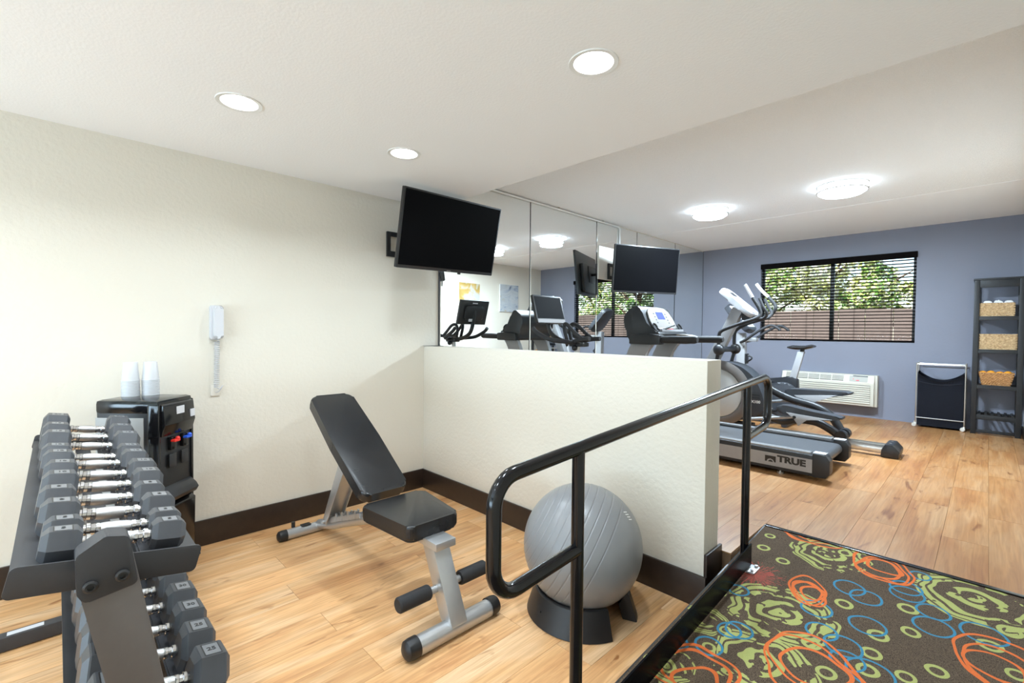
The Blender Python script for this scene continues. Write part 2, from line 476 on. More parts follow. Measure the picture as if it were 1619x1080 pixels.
fu = struct('floor.001', bm, subfloor_m, 'raised maple plank floor under the exercise machines', 'floor')
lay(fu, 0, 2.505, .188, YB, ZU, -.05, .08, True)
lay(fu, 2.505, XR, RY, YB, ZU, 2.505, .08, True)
# ramp under the carpet
bm = NB(); prism(bm, [(RYB, -.09), (RY, -.09), (RY, ZU - .008), (RYB, -.008)], 2.512, XR, 'yz')
struct('ramp', bm, blackplastic, 'shallow ramp up to the machine floor beneath the carpet', 'ramp')
# baseboards
bm = NB(); box(bm, 0, .015, YF, 0, 0, .16, bev=.003)
struct('baseboard_left', bm, base_m, 'espresso baseboard along the long cream wall', 'baseboard')
bm = NB(); box(bm, .015, 2.462, -.015, 0, 0, .16, bev=.003)
struct('baseboard_half', bm, base_m, 'espresso baseboard along the half wall behind the ball', 'baseboard')
bm = NB(); box(bm, 2.447, 2.462, -.0, .187, 0, .268, bev=.003)
struct('baseboard_end', bm, base_m, 'raised espresso baseboard on the end of the half wall', 'baseboard')
bm = NB(); box(bm, XR - .012, XR, RY, YB, ZU, ZU + .1, bev=.003)
struct('baseboard_right', bm, base_m, 'espresso baseboard along the right hand cream wall', 'baseboard')
# small dark plate lying on the half wall's end
bm = NB(); prism(bm, [(.005, -.012), (.15, .03), (.15, .1), (.005, .155)], 1.2205, 1.2225, 'xy')
tag(obj('corner_plate', bm, rackm), 'small dark metal plate on the half wall top beside the mirror', 'plate')

# ------------------------------------------------------------------ carpet on the ramp
GBIG = [(2.848, 0.567, 0.178), (2.808, -0.082, 0.203), (3.394, 0.551, 0.219), (2.85, -0.425, 0.175), (2.59, -0.34, 0.1), (2.611, -0.676, 0.09), (3.35, -.42, .19), (3.02, -1.0, .2), (2.7, -1.35, .17), (3.45, -1.1, .2)]
ORNG = [(2.847, 0.167, 0.111), (3.061, 0.592, 0.139), (2.727, 0.767, 0.181), (2.984, -0.348, 0.192), (3.442, 0.117, 0.155), (2.69, -0.633, 0.145), (3.3, -.8, .16), (2.8, -1.1, .16)]
BLUE = [(2.981, 0.304, 0.061), (3.049, 0.265, 0.061), (3.173, 0.411, 0.063), (3.164, 0.462, 0.06), (3.265, 0.33, 0.057), (3.272, 0.218, 0.066), (3.084, 0.057, 0.063), (2.912, 0.043, 0.059), (3.039, -0.138, 0.064), (3.064, -0.214, 0.056), (2.695, -0.334, 0.046), (2.723, -0.308, 0.052), (2.671, -0.473, 0.053), (2.574, -0.535, 0.04), (3.41, 0.287, 0.071), (2.961, -0.102, 0.055), (3.201, 0.62, 0.04), (2.627, -0.04, 0.043), (3.132, -0.227, 0.074), (3.2, -.6, .06), (2.95, -.75, .06), (3.5, -.2, .06)]
GSML = [(2.584, 0.423, 0.033), (2.697, 0.35, 0.032), (2.989, 0.156, 0.036), (3.189, 0.288, 0.037), (3.21, 0.12, 0.034), (3.299, -0.066, 0.034), (3.122, -0.112, 0.034), (3.124, 0.015, 0.036), (2.674, -0.479, 0.027), (2.684, -0.343, 0.024), (3.482, 0.371, 0.04), (2.95, -0.201, 0.034), (3.024, -0.327, 0.033), (3.125, -0.219, 0.037), (3.493, 0.091, 0.032), (3.43, 0.218, 0.038), (3.225, -0.17, 0.032), (2.908, 0.635, 0.033), (2.572, 0.579, 0.028), (2.57, -0.115, 0.03), (3.1, -.7, .035), (3.4, -.7, .035)]
def carpet_mat():
    m = D.materials.new('swirl_carpet'); m.use_nodes = True
    nt = m.node_tree; n = nt.nodes; l = nt.links; b = n['Principled BSDF']
    tc = n.new('ShaderNodeTexCoord')
    def warp(scale, amt):
        z = n.new('ShaderNodeTexNoise'); z.inputs['Scale'].default_value = scale; z.inputs['Detail'].default_value = 1; l.new(tc.outputs['Object'], z.inputs['Vector'])
        s = n.new('ShaderNodeVectorMath'); s.operation = 'SUBTRACT'; l.new(z.outputs[1], s.inputs[0]); s.inputs[1].default_value = (.5, .5, .5)
        a = n.new('ShaderNodeVectorMath'); a.operation = 'MULTIPLY_ADD'; l.new(s.outputs[0], a.inputs[0]); a.inputs[1].default_value = (amt, amt, 0); l.new(tc.outputs['Object'], a.inputs[2])
        f = n.new('ShaderNodeVectorMath'); f.operation = 'MULTIPLY'; l.new(a.outputs[0], f.inputs[0]); f.inputs[1].default_value = (1, 1, 0)
        return f.outputs[0]
    def M(op, a, bb=None, c=None):
        k = n.new('ShaderNodeMath'); k.operation = op
        for i, v in enumerate((a, bb, c)):
            if v is None: continue
            if isinstance(v, (int, float)): k.inputs[i].default_value = v
            else: l.new(v, k.inputs[i])
        return k.outputs[0]
    def dist(vec, x, y, sq=1., ang=0.):
        if sq != 1.:
            mp = n.new('ShaderNodeMapping'); mp.vector_type = 'TEXTURE'; mp.inputs[1].default_value = (x, y, 0); mp.inputs[2].default_value = (0, 0, ang); mp.inputs[3].default_value = (1, sq, 1)
            l.new(vec, mp.inputs[0]); d = n.new('ShaderNodeVectorMath'); d.operation = 'LENGTH'; l.new(mp.outputs[0], d.inputs[0]); return d.outputs['Value']
        d = n.new('ShaderNodeVectorMath'); d.operation = 'DISTANCE'; l.new(vec, d.inputs[0]); d.inputs[1].default_value = (x, y, 0); return d.outputs['Value']
    def acc(cur, v): return v if cur is None else M('MAXIMUM', cur, v)
    v_small = warp(9, .014); v_green = warp(9, .085); v_or = warp(4.5, .11)
    nz = n.new('ShaderNodeTexNoise'); nz.inputs['Scale'].default_value = 16; nz.inputs['Detail'].default_value = 2; l.new(tc.outputs['Object'], nz.inputs['Vector'])
    broken = M('GREATER_THAN', nz.outputs[0], .44)
    rnd = random.Random(3)
    g = None
    for (x, y, r) in GBIG:
        d = dist(v_green, x, y); rings = None
        for k, (f, w) in enumerate(((.95, .03), (.82, .06), (.66, .045), (.33, .075), (.10, .07))):
            rings = acc(rings, M('COMPARE', d, r * f, r * w))
        g = acc(g, rings)
    g = M('MULTIPLY', g, broken)
    for (x, y, r) in GSML: g = acc(g, M('COMPARE', dist(v_small, x, y), r * .78, r * .2))
    bl = None
    for (x, y, r) in BLUE: bl = acc(bl, M('COMPARE', dist(v_small, x, y), r * .93, .0046))
    og = None
    for (x, y, r) in ORNG:
        for k in range(4 if r < .14 else 3):
            f = 1 - (.16 if r < .14 else .24) * k; dx, dy = rnd.uniform(-.02, .02), rnd.uniform(-.02, .02)
            og = acc(og, M('COMPARE', dist(v_or, x + dx, y + dy, rnd.uniform(.66, .85), rnd.uniform(0, 3)), r * f, .0065))
    # red starburst
    sx, sy, sr = 2.637, .135, .125
    off = n.new('ShaderNodeVectorMath'); off.operation = 'SUBTRACT'; l.new(tc.outputs['Object'], off.inputs[0]); off.inputs[1].default_value = (sx, sy, 0)
    sep = n.new('ShaderNodeSeparateXYZ'); l.new(off.outputs[0], sep.inputs[0])
    ang = M('ARCTAN2', sep.outputs[1], sep.outputs[0]); dd = dist(v_small, sx, sy)
    cmb = n.new('ShaderNodeCombineXYZ'); l.new(M('MULTIPLY', ang, 9.), cmb.inputs[0]); l.new(M('MULTIPLY', dd, 14.), cmb.inputs[1])
    zz = n.new('ShaderNodeTexNoise'); zz.inputs['Scale'].default_value = 1.6; zz.inputs['Detail'].default_value = 2; l.new(cmb.outputs[0], zz.inputs['Vector'])
    star = M('MULTIPLY', M('GREATER_THAN', M('SUBTRACT', zz.outputs[0], M('MULTIPLY', dd, 1.6)), .40), M('LESS_THAN', dd, sr * 1.1))
    # yarn
    fz = n.new('ShaderNodeTexNoise'); fz.inputs['Scale'].default_value = 330; fz.inputs['Detail'].default_value = 2; l.new(tc.outputs['Object'], fz.inputs['Vector'])
    r = n.new('ShaderNodeValToRGB'); r.color_ramp.elements[0].position = .35; r.color_ramp.elements[0].color = (.042, .027, .017, 1); r.color_ramp.elements[1].position = .68; r.color_ramp.elements[1].color = (.145, .104, .070, 1)
    l.new(fz.outputs[0], r.inputs[0]); cur = r.outputs[0]
    for mask, c in ((star, (.33, .075, .055)), (g, (.37, .385, .13)), (bl, (.05, .21, .33)), (og, (.66, .15, .04))):
        mx = n.new('ShaderNodeMix'); mx.data_type = 'RGBA'; l.new(mask, mx.inputs[0]); l.new(cur, mx.inputs[6])
        sh = n.new('ShaderNodeMix'); sh.data_type = 'RGBA'; sh.inputs[6].default_value = (*[v * .72 for v in c], 1); sh.inputs[7].default_value = (*[min(1, v * 1.15) for v in c], 1); l.new(fz.outputs[0], sh.inputs[0])
        l.new(sh.outputs[2], mx.inputs[7]); cur = mx.outputs[2]
    l.new(cur, b.inputs['Base Color']); b.inputs['Roughness'].default_value = .95; b.inputs['Specular IOR Level'].default_value = .15
    bp = n.new('ShaderNodeBump'); bp.inputs['Strength'].default_value = .5; bp.inputs['Distance'].default_value = .004; l.new(fz.outputs[0], bp.inputs['Height']); l.new(bp.outputs[0], b.inputs['Normal'])
    return m
cpt = thing('carpet', 'dark brown carpet with green orange and blue swirls on the ramp', 'carpet', (3.1, RYB, 0))
bm = NB(); prism(bm, [(RYB, -.004), (RY - .012, ZU - .008), (RY - .012, ZU), (RYB, .002)], 2.512, XR - .006, 'yz')
bm.transform(ROOTM[cpt.name].inverted())
bm2 = bm
co = obj('pile', bm2, carpet_mat(), cpt, local=True)
# keep pattern coordinates in room metres
co.location = (-3.1, -RYB, 0)
for v in co.data.vertices: v.co += Vector((3.1, RYB, 0))
bm = NB(); box(bm, 2.51, XR - .005, RY - .014, RY + .012, ZU - .002, ZU + .006, bev=.002); obj('edge_strip', bm, blackgloss, cpt)
bm = NB(); prism(bm, [(RYB, 0), (RY, ZU + .001), (RY, ZU - .06), (RYB, -.005)], 2.505, 2.5125, 'yz'); obj('side_binding', bm, blackplastic, cpt)

# ------------------------------------------------------------------ window, blind, outside
wt = thing('window_1', 'two-pane dark framed window in the blue wall', 'window', (1.83, YB, WZ0)); wt['kind'] = 'structure'
bm = NB(); y0, y1 = YB + .07, YB + .11
for (a, b_, c, d) in ((WX0, WX1, WZ0, WZ0 + .035), (WX0, WX1, WZ1 - .035, WZ1)): box(bm, a, b_, y0, y1, c, d)
box(bm, WX0, WX0 + .035, y0, y1, WZ0 + .035, WZ1 - .035); box(bm, WX1 - .035, WX1, y0, y1, WZ0 + .035, WZ1 - .035)
obj('window_frame', bm, alum, wt)
bm = NB(); box(bm, 1.808, 1.856, y0 - .01, y1, WZ0 + .035, WZ1 - .035, bev=.003); obj('mullion', bm, alum, wt)
for a, b_ in ((WX0 + .035, 1.81), (1.854, WX1 - .035)):
    bm = NB(); box(bm, a, b_, YB + .086, YB + .091, WZ0 + .035, WZ1 - .035); obj('pane', bm, glassm, wt)
bm = NB(); box(bm, WX0, WX1, YB + .002, YB + .07, WZ0, WZ0 + .008, bev=.002); obj('window_sill', bm, blue, wt)
bl = thing('window_blind', 'dark brown horizontal slat blind hanging open in the window', 'blind', (1.83, YB + .03, WZ0))
BX0, BX1 = WX0 + .006, WX1 - .004
bm = NB(); box(bm, BX0 - .004, BX1 + .012, YB - .03, YB + .05, WZ1 - .075, WZ1 + .0, bev=.004); obj('valance', bm, blind_m, bl)
bm = NB(); box(bm, BX0, BX1, YB + .005, YB + .055, WZ0 + .012, WZ0 + .036, bev=.004); obj('bottom_rail', bm, blind_m, bl)
NS = 24; sm = NB(); box(sm, BX0 - 1.83, BX1 - 1.83, -.024, .024, -.002, .002)
sme = D.meshes.new('slat'); sm.to_mesh(sme); sm.free(); sme.materials.append(blind_m)
for k in range(NS):
    o = D.objects.new('slat', sme); COL.objects.link(o); o.parent = bl
    o.location = (0, 0, WZ0 + .036 + (WZ1 - .085 - WZ0 - .036) * (k + .7) / NS - WZ0); o.rotation_euler = (math.radians(-9), 0, 0)
for x in (1.13, 1.53, 2.1, 2.5):
    bm = NB(); cyl(bm, (x, YB + .004, WZ0 + .03), (x, YB + .004, WZ1 - .08), .0016, 6); cyl(bm, (x, YB + .056, WZ0 + .03), (x, YB + .056, WZ1 - .08), .0016, 6); obj('ladder_cord', bm, blind_m, bl)
# yard
bm = NB(); box(bm, -12, 16, YB + .16, 30, -.2, -.1)
tag(obj('ground', bm, lot_m), 'bare ground of the yard outside the window', 'ground', kind='structure')
fc = thing('fence', 'mauve brown board fence outside the window', 'fence', (1.5, 9.0, -.1))
fb = NB(); box(fb, -.212, .212, -.012, .012, 0, 1.945, bev=.004); fme = D.meshes.new('fence_board'); fb.to_mesh(fme); fb.free(); fme.materials.append(fence_m)
for k in range(-13, 19):
    o = D.objects.new('fence_board', fme); COL.objects.link(o); o.parent = fc; o.location = (k * .43, random.uniform(-.004, .004), random.uniform(-.006, .006))
bm = NB(); box(bm, -4.2, 9.4, 9.014, 9.06, .35, .44); box(bm, -4.2, 9.4, 9.014, 9.06, 1.5, 1.59); obj('fence_rail', bm, fence_m, fc)
def tree(name, label, x, y, z0, rx, rz, cz, nleaf, mats, size, seed, trunk=.12):
    t = thing(name, label, 'tree', (x, y, -.1), group='trees beyond the fence'); rnd = random.Random(seed)
    bm = NB(); tube(bm, smoothpath([(x, y, -.1), (x + .1, y, cz * .4), (x - .05, y, cz), (x + .1, y, cz + rz * .6)]), [trunk * (1 - .7 * i / 18) for i in range(19)], 8)
    for k in range(7):
        a = rnd.uniform(0, 6.28); h = cz + rnd.uniform(-.5, .3) * rz
        tube(bm, [(x, y, h - .4), (x + math.cos(a) * rx * .5, y + math.sin(a) * rx * .5, h + .2), (x + math.cos(a) * rx * .85, y + math.sin(a) * rx * .85, h + .35 * rz)], [.05, .03, .012], 6)
    obj('trunk', bm, bark, t)
    clumps = [(rnd.gauss(0, .42) * rx, rnd.gauss(0, .42) * rx, rnd.gauss(0, .45) * rz, rnd.uniform(.2, .42) * rx) for _ in range(22)]
    for mi, m in enumerate(mats):
        bm = NB()
        for _ in range(nleaf // len(mats)):
            cx, cy, cz_, cr = rnd.choice(clumps[mi::1])
            p = Vector((rnd.gauss(0, 1), rnd.gauss(0, 1), rnd.gauss(0, 1))).normalized() * cr * rnd.uniform(.6, 1.05)
            c = Vector((x + cx, y + cy, cz + cz_)) + p
            if c.z < z0: c.z = z0 + rnd.uniform(0, .4)
            d = Vector((rnd.gauss(0, 1), rnd.gauss(0, 1), rnd.gauss(0, .7))).normalized(); e = d.cross(Vector((rnd.gauss(0, 1), rnd.gauss(0, 1), rnd.gauss(0, 1)))).normalized()
            s = size * rnd.uniform(.6, 1.3)
            bm.faces.new([bm.verts.new(c + d * s), bm.verts.new(c + e * s * .5), bm.verts.new(c - d * s), bm.verts.new(c - e * s * .5)])
        f = obj('foliage', bm, m, t, smooth=False); f['kind'] = 'stuff'
tree('tree', 'yellow-green tree behind the fence at the window\'s left side', -1.15, 12.0, .6, 1.15, 1.3, 2.5, 6500, (leaf1, leaf2, leaf3), .06, 1)
tree('tree', 'pale sunlit tree filling the middle of the window', .35, 12.7, .6, 1.3, 1.5, 2.8, 8000, (leaf2, leaf1, leaf2), .065, 2)
tree('tree', 'mixed green and straw-coloured tree right of the window mullion', 1.45, 12.1, .6, .8, 1.1, 2.3, 5500, (leaf2, leaf3, leaf1), .06, 3)
tree('tree', 'low pale bush at the window\'s right corner under the sky', 2.7, 12.6, .4, 1.1, .7, 1.75, 4000, (leaf2, leaf1), .06, 4)
tree('tree', 'bright green tree seen in the mirror\'s window reflection', 4.9, 11.8, .6, 1.1, 1.4, 2.5, 6000, (leaf3, leaf2), .065, 5)
tree('tree', 'pale tree seen at the right of the window\'s reflection', 6.9, 12.4, .6, 1.4, 1.5, 2.6, 7000, (leaf2, leaf1, leaf3), .065, 6)
# invented glazed door on the unseen front wall, framing the added fill light
dr = thing('added_door_1', 'added glazed double door framing the unseen fill light', 'door', (1.85, YF, 0)); dr['kind'] = 'structure'
bm = NB()
for x in (.12, 1.82, 3.52): box(bm, x, x + .06, YF + .001, YF + .05, 0, 2.3)
box(bm, .12, 3.58, YF + .001, YF + .05, 2.3, 2.37); obj('added_door_frame', bm, alum, dr)
for a, b_ in ((.18, 1.82), (1.88, 3.52)):
    bm = NB(); box(bm, a, b_, YF + .015, YF + .025, .02, 2.3); obj('pane', bm, glassm, dr)
    bm = NB(); box(bm, a, b_, YF + .005, YF + .045, .95, 1.0, .004); obj('push_bar', bm, alum, dr)

# ------------------------------------------------------------------ lamps
def downlight(i, x, y, label):
    t = thing('downlight', label, 'light', (x, y, HC), group='recessed ceiling downlights')
    bm = NB(); lathe(bm, [(.078, .02), (.078, -.002), (.096, -.004), (.098, 0), (.098, .001)], 32, (x, y, HC)); obj('trim_ring', bm, whitepaint, t)
    bm = NB(); lathe(bm, [(.078, 0), (.066, .07), (.066, .072)], 32, (x, y, HC)); obj('reflector', bm, whitepaint, t)
    bm = NB(); lathe(bm, [(0, .035), (.03, .037), (.055, .048), (.066, .07)], 32, (x, y, HC)); obj('lens', bm, down_em, t)
    ld = D.lights.new('downlight_lamp', 'AREA'); ld.shape = 'DISK'; ld.size = .13; ld.energy = DOWN_W; ld.color = LAMP_COL; ld.spread = math.radians(140)
    lo = D.objects.new('lamp', ld); COL.objects.link(lo); lo.parent = t; lo.location = (0, 0, -.006)
DL = ['recessed downlight nearest the dumbbell rack', 'recessed downlight left of the wall TV, smallest of three', 'largest recessed downlight near the top of the picture',
      'recessed downlight over the foot of the ramp', 'recessed downlight above the far end of the rack', 'recessed downlight above the lower ramp end', 'rear recessed downlight on the ramp side', 'rear recessed downlight on the wall side']
for i, (x, y) in enumerate(DOWN): downlight(i, x, y, DL[i])
def flush(x, y, r, label):
    t = thing('flush_ceiling_light', label, 'light', (x, y, HU), group='flush ceiling lights')
    bm = NB(); lathe(bm, [(r * .93, 0), (r * .95, -.03), (r * .95, -.065), (r * .8, -.085), (r * .45, -.098), (0, -.102)], 40, (x, y, HU)); obj('diffuser', bm, flush_em, t)
    ld = D.lights.new('flush_lamp', 'AREA'); ld.shape = 'DISK'; ld.size = r * 1.7; ld.energy = FLUSH_W; ld.color = FLUSH_COL
    lo = D.objects.new('lamp', ld); COL.objects.link(lo); lo.parent = t; lo.location = (0, 0, -.108)
    for z in (-.006, -.058):
        bm = NB(); lathe(bm, [(r * .955, z + .005), (r, z + .005), (r, z - .005), (r * .955, z - .005)], 40, (x, y, HU), close=True); obj('band', bm, nickel, t)
    for k in range(3):
        a = 2.2 + k * 2.094; bm = NB(); cyl(bm, (x + math.cos(a) * r * .985, y + math.sin(a) * r * .985, HU), (x + math.cos(a) * r * .985, y + math.sin(a) * r * .985, HU - .06), .004, 8); obj('clip', bm, nickel, t)
flush(1.18, 3.0, .19, 'round flush ceiling light nearer the mirror wall')
flush(2.42, 2.95, .20, 'round flush ceiling light further from the mirror wall')

# ------------------------------------------------------------------ handrail on the ramp
XH = 2.575
hr = thing('handrail', 'black tubular handrail with looped ends beside the ramp', 'railing', (XH, -1.18, ramp_z(-1.18)))
A = [(XH, -1.182, .723), (XH, -1.512, .698), (XH, -1.512, .995), (XH, .478, 1.128), (XH, .478, .868), (XH, .17, .842)]
bm = NB(); tube(bm, fillet(A, .075, 7), .0192, 18); obj('rail', bm, blackgloss, hr)
for py, pz in ((-1.182, 1.012), (.17, 1.105)):
    bm = NB(); cyl(bm, (XH, py, ramp_z(py) + .004), (XH, py, pz), .0188, 18); po = obj('post', bm, blackgloss, hr)
    bm = NB(); z = ramp_z(py); prism(bm, roundrect(.10, .09, .01, 3, XH + .012, py), z - .001, z + .007, 'xy', .0015)
    for dx, dy in ((.048, .03), (.048, -.03), (-.028, .03), (-.028, -.03)): cyl(bm, (XH + dx, py + dy, z + .006), (XH + dx, py + dy, z + .016), .008, 6)
    obj('flange', bm, silver, po)
bm = NB(); prism(bm, [(-1.9, ramp_z(-1.9) + .012), (.195, ramp_z(.195) + .012), (.195, ramp_z(.195) + .118), (-1.9, ramp_z(-1.9) + .112)], XH + .019, XH + .027, 'yz', .002); obj('kick_plate', bm, plateblack, hr)

# ------------------------------------------------------------------ televisions
def tv(label, c, yaw, tilt, roll, w, plate_y, plate_z, armlab=None, wallx=0.):
    h = w * .578
    n = Vector((math.cos(yaw) * math.cos(tilt), math.sin(yaw) * math.cos(tilt), -math.sin(tilt)))
    rt = Vector((-math.sin(yaw), math.cos(yaw), 0)); up = n.cross(rt)
    r2 = math.cos(roll) * rt + math.sin(roll) * up; u2 = -math.sin(roll) * rt + math.cos(roll) * up
    t = thing('television', label, 'television', (0, plate_y, plate_z - .1))
    M4 = Matrix(((r2.x, u2.x, n.x, c[0]), (r2.y, u2.y, n.y, c[1]), (r2.z, u2.z, n.z, c[2]), (0, 0, 0, 1)))
    bm = NB(); prism(bm, roundrect(w, h, .006, 3), -.03, -.002, 'xy', .002); bm.transform(M4); body = obj('bezel', bm, bezel_m, t)
    bm = NB(); prism(bm, roundrect(w - .026, h - .036, .002, 2, 0, .006), -.003, .0006, 'xy'); bm.transform(M4); obj('screen', bm, screen_m, t)
    bm = NB(); prism(bm, roundrect(w * .72, h * .66, .03, 4, 0, -.06), -.075, -.028, 'xy', .012); bm.transform(M4); obj('back_housing', bm, blackplastic, t)
    bm = NB(); box(bm, -.02, .02, -h / 2 + .006, -h / 2 + .0095, -.001, .0012); bm.transform(M4); obj('badge', bm, silver2, body)
    bm = NB(); box(bm, w * .12, w * .14, -h / 2 - .014, -h / 2, -.03, -.012); bm.transform(M4); obj('sensor', bm, blackplastic, body)
    # wall plate, arm, vesa plate
    bm = NB()
    py, pz = plate_y, plate_z; x0 = wallx
    box(bm, x0, x0 + .022, py - .075, py - .045, pz - .10, pz + .10, .002); box(bm, x0, x0 + .022, py + .045, py + .075, pz - .10, pz + .10, .002)
    box(bm, x0, x0 + .022, py - .045, py + .045, pz + .065, pz + .10, .002); box(bm, x0, x0 + .022, py - .045, py + .045, pz - .10, pz - .055, .002)
    obj('wall_plate', bm, blackplastic, t)
    back = Vector(c) - n * .08; elb = Vector(((x0 + back.x) * .5, py + .12, pz))
    bm = NB(); tube(bm, [(x0 + .02, py + .02, pz), elb, back], .018, 10)
    cyl(bm, elb - Vector((0, 0, .05)), elb + Vector((0, 0, .05)), .024, 14); obj('arm', bm, blackplastic, t)
    bm = NB(); box(bm, -.12, .12, -.11, .11, -.085, -.075, .002); bm.transform(M4); obj('mount_plate', bm, blackplastic, t)
    return t, M4, w, h
tv1 = tv('black wall TV tilted down beside the cream wall, left of the mirrors', (.455, -.035, 2.095), .074, .229, .033, .98, -.287, 2.045)
tv('black wall TV hanging in front of the mirrors over the treadmill', (.47, 2.90, 2.115), -.359, .101, .009, .98, 2.79, 2.12, wallx=.018)
bm = NB(); tube(bm, smoothpath([(.03, -.02, 1.98), (.02, .12, 1.9), (.016, .175, 1.8), (.016, .177, 1.745)]), .0045, 8)
tag(obj('power_cable', bm, blackplastic), 'short black cable hanging below the left wall TV', 'cable')

# ------------------------------------------------------------------ wall phone
ph = thing('wall_phone', 'white handset phone with coiled cord on the cream wall', 'phone', (0, -1.545, 1.25))
bm = NB(); prism(bm, roundrect(.062, .215, .014, 4, -1.55, 1.39), 0, .03, 'yz', .006); obj('cradle', bm, white_pl, ph)
bm = NB(); prism(bm, roundrect(.050, .203, .018, 5, -1.541, 1.392), .036, .070, 'yz', .012, 3); box(bm, .028, .038, -1.56, -1.525, 1.31, 1.47); obj('handset', bm, white_pl, ph)
pts = []
for k in range(24 * 10 + 1):
    f = k / (24 * 10); a = 2 * PI * 24 * f; pts.append((.022 + .014 * math.cos(a), -1.542 - .004 * f + .014 * math.sin(a), 1.275 - .29 * f))
bm = NB(); tube(bm, [(.03, -1.535, 1.29)] + pts, .0022, 5)
tube(bm, smoothpath([pts[-1], (.03, -1.53, .975), (.025, -1.512, .995), (.02, -1.53, .96), (.012, -1.55, .95)]), .0026, 6); obj('coiled_cord', bm, white_pl, ph)
bm = NB(); box(bm, 0, .008, -1.575, -1.525, .93, 1.0, .002); obj('jack_plate', bm, cream_smooth, ph)

# ------------------------------------------------------------------ water dispenser
N0 = (.464, -1.898); ANG = math.atan2(.7146, .6995)      # local +x = front width away from camera, set by the corner it stands in
wd = thing('water_dispenser', 'black water dispenser with red and blue taps in the corner behind the rack', 'water dispenser', (N0[0], N0[1], 0), (0, 0, ANG))
# local frame: x runs to the right (front normal), y runs away along the front; body spans x in (-.31,0), y in (0,.25)
ZT = .985
def L(name, bm, m, p): return obj(name, bm, m, p, local=True)
bm = NB(); box(bm, -.31, 0, 0, .25, .0, ZT - .05, .008); body = L('body', bm, blackplastic, wd)
bm = NB(); box(bm, -.316, .004, -.004, .254, ZT - .075, ZT, .022); L('top_cover', bm, blackshine, wd)
bm = NB(); box(bm, -.312, -.07, -.004, .002, .08, ZT - .09, .001); L('side_panel', bm, greypanel, wd)
bm = NB(); box(bm, -.05, .008, -.006, .014, .02, ZT - .02, .008); box(bm, -.05, .008, .236, .256, .02, ZT - .02, .008); L('front_pillar', bm, blackshine, wd)
bm = NB(); prism(bm, [(.0, ZT - .02), (.02, ZT - .03), (.03, ZT - .13), (.012, ZT - .19), (0, ZT - .19)], .012, .238, 'xz', .004); L('control_panel', bm, blackshine, wd)
bm = NB(); box(bm, .024, .0275, .10, .155, ZT - .085, ZT - .045); L('display', bm, white_pl, wd)
bm = NB(); box(bm, .026, .031, .2, .232, ZT - .115, ZT - .075); L('label', bm, white_pl, wd)
for yy, m in ((.085, redp), (.175, bluep)):
    bm = NB(); box(bm, 0, .022, yy - .02, yy + .02, ZT - .27, ZT - .2, .006); tap = L('tap', bm, blackshine, wd)
    bm = NB(); box(bm, .016, .042, yy - .020, yy + .020, ZT - .226, ZT - .213, .004); sphere(bm, (.034, yy + .01, ZT - .211), .011, 12, 8); L('lever', bm, m, tap)
    bm = NB(); box(bm, .01, .016, yy - .025, yy + .025, ZT - .36, ZT - .29, .002); L('badge', bm, darkpl, tap)
bm = NB(); prism(bm, [(0, .44), (.035, .45), (.05, .475), (.035, .50), (0, .53)], .012, .238, 'xz', .006); L('drip_tray', bm, darkpl, wd)
bm = NB(); prism(bm, [(0, .03), (.02, .03), (.03, .42), (0, .44)], .012, .238, 'xz', .006); L('lower_door', bm, blackshine, wd)
# cup stacks
cupb = NB(); lathe(cupb, [(.0, .1), (.030, .1), (.031, .098), (.0385, .004), (.0415, .003), (.0415, 0), (.0375, 0), (.0295, .094), (0, .094)], 24)
cup_me = None
def cup(x, y, z, label):
    global cup_me
    if cup_me is None:
        o = obj('paper_cup', cupb, cupm); cup_me = o.data
    else:
        o = D.objects.new('paper_cup', cup_me); COL.objects.link(o)
    o.location = (x, y, z); return tag(o, label, 'cup', 'cups stacked on the dispenser')
for si, (x, y, nn, lab) in enumerate(((.172, -1.977, 11, 'left'), (.178, -1.892, 11, 'right'))):
    for k in range(nn):
        where = 'topmost' if k == nn - 1 else 'bottom-most' if k == 0 else None
        cup(x, y, ZT + .0006 + .0082 * k, ('%s upturned white cup of the %s stack on the dispenser' % (where, lab)) if where else 'upturned white cup nested within the %s stack on the dispenser' % lab)

# ------------------------------------------------------------------ incline bench
YC = -1.005
bn = thing('weight_bench', 'adjustable incline bench with black vinyl pads and silver frame', 'bench', (1.0, YC, 0))
bm = NB(); cyl(bm, (1.765, YC - .215, .040), (1.765, YC + .215, .040), .040, 24); f1 = obj('front_foot', bm, silver, bn)
for s in (-1, 1):
    bm = NB(); lathe(bm, [(.0425, 0), (.0425, .03), (.039, .05), (.025, .06), (0, .062)], 24, (1.765, YC + s * .195, .0425), (0, s, 0)); obj('end_cap', bm, blackplastic, f1)
bm = NB(); cyl(bm, (.275, YC - .235, .032), (.275, YC + .235, .032), .032, 20); f2 = obj('rear_foot', bm, silver, bn)
for s in (-1, 1):
    bm = NB(); lathe(bm, [(.035, 0), (.035, .03), (.032, .045), (.02, .055), (0, .057)], 20, (.275, YC + s * .21, .032), (0, s, 0)); obj('end_cap', bm, blackplastic, f2)
bm = NB(); box(bm, .255, .295, YC - .12, YC - .06, .064, .068, .001); obj('sticker', bm, darkpl, f2)
bm = NB(); cyl(bm, (.25, YC - .16, .06), (.25, YC - .16, .095), .012, 10); obj('knob', bm, blackplastic, f2)
bm = NB(); prism(bm, [(1.722, .06), (1.808, .06), (1.655, .385), (1.56, .385)], YC - .045, YC + .045, 'xz', .012); obj('front_post', bm, silver, bn)
bm = NB(); prism(bm, [(1.53, .365), (1.70, .365), (1.70, .40), (1.53, .40)], YC - .055, YC + .055, 'xz', .004); obj('seat_bracket', bm, silver, bn)
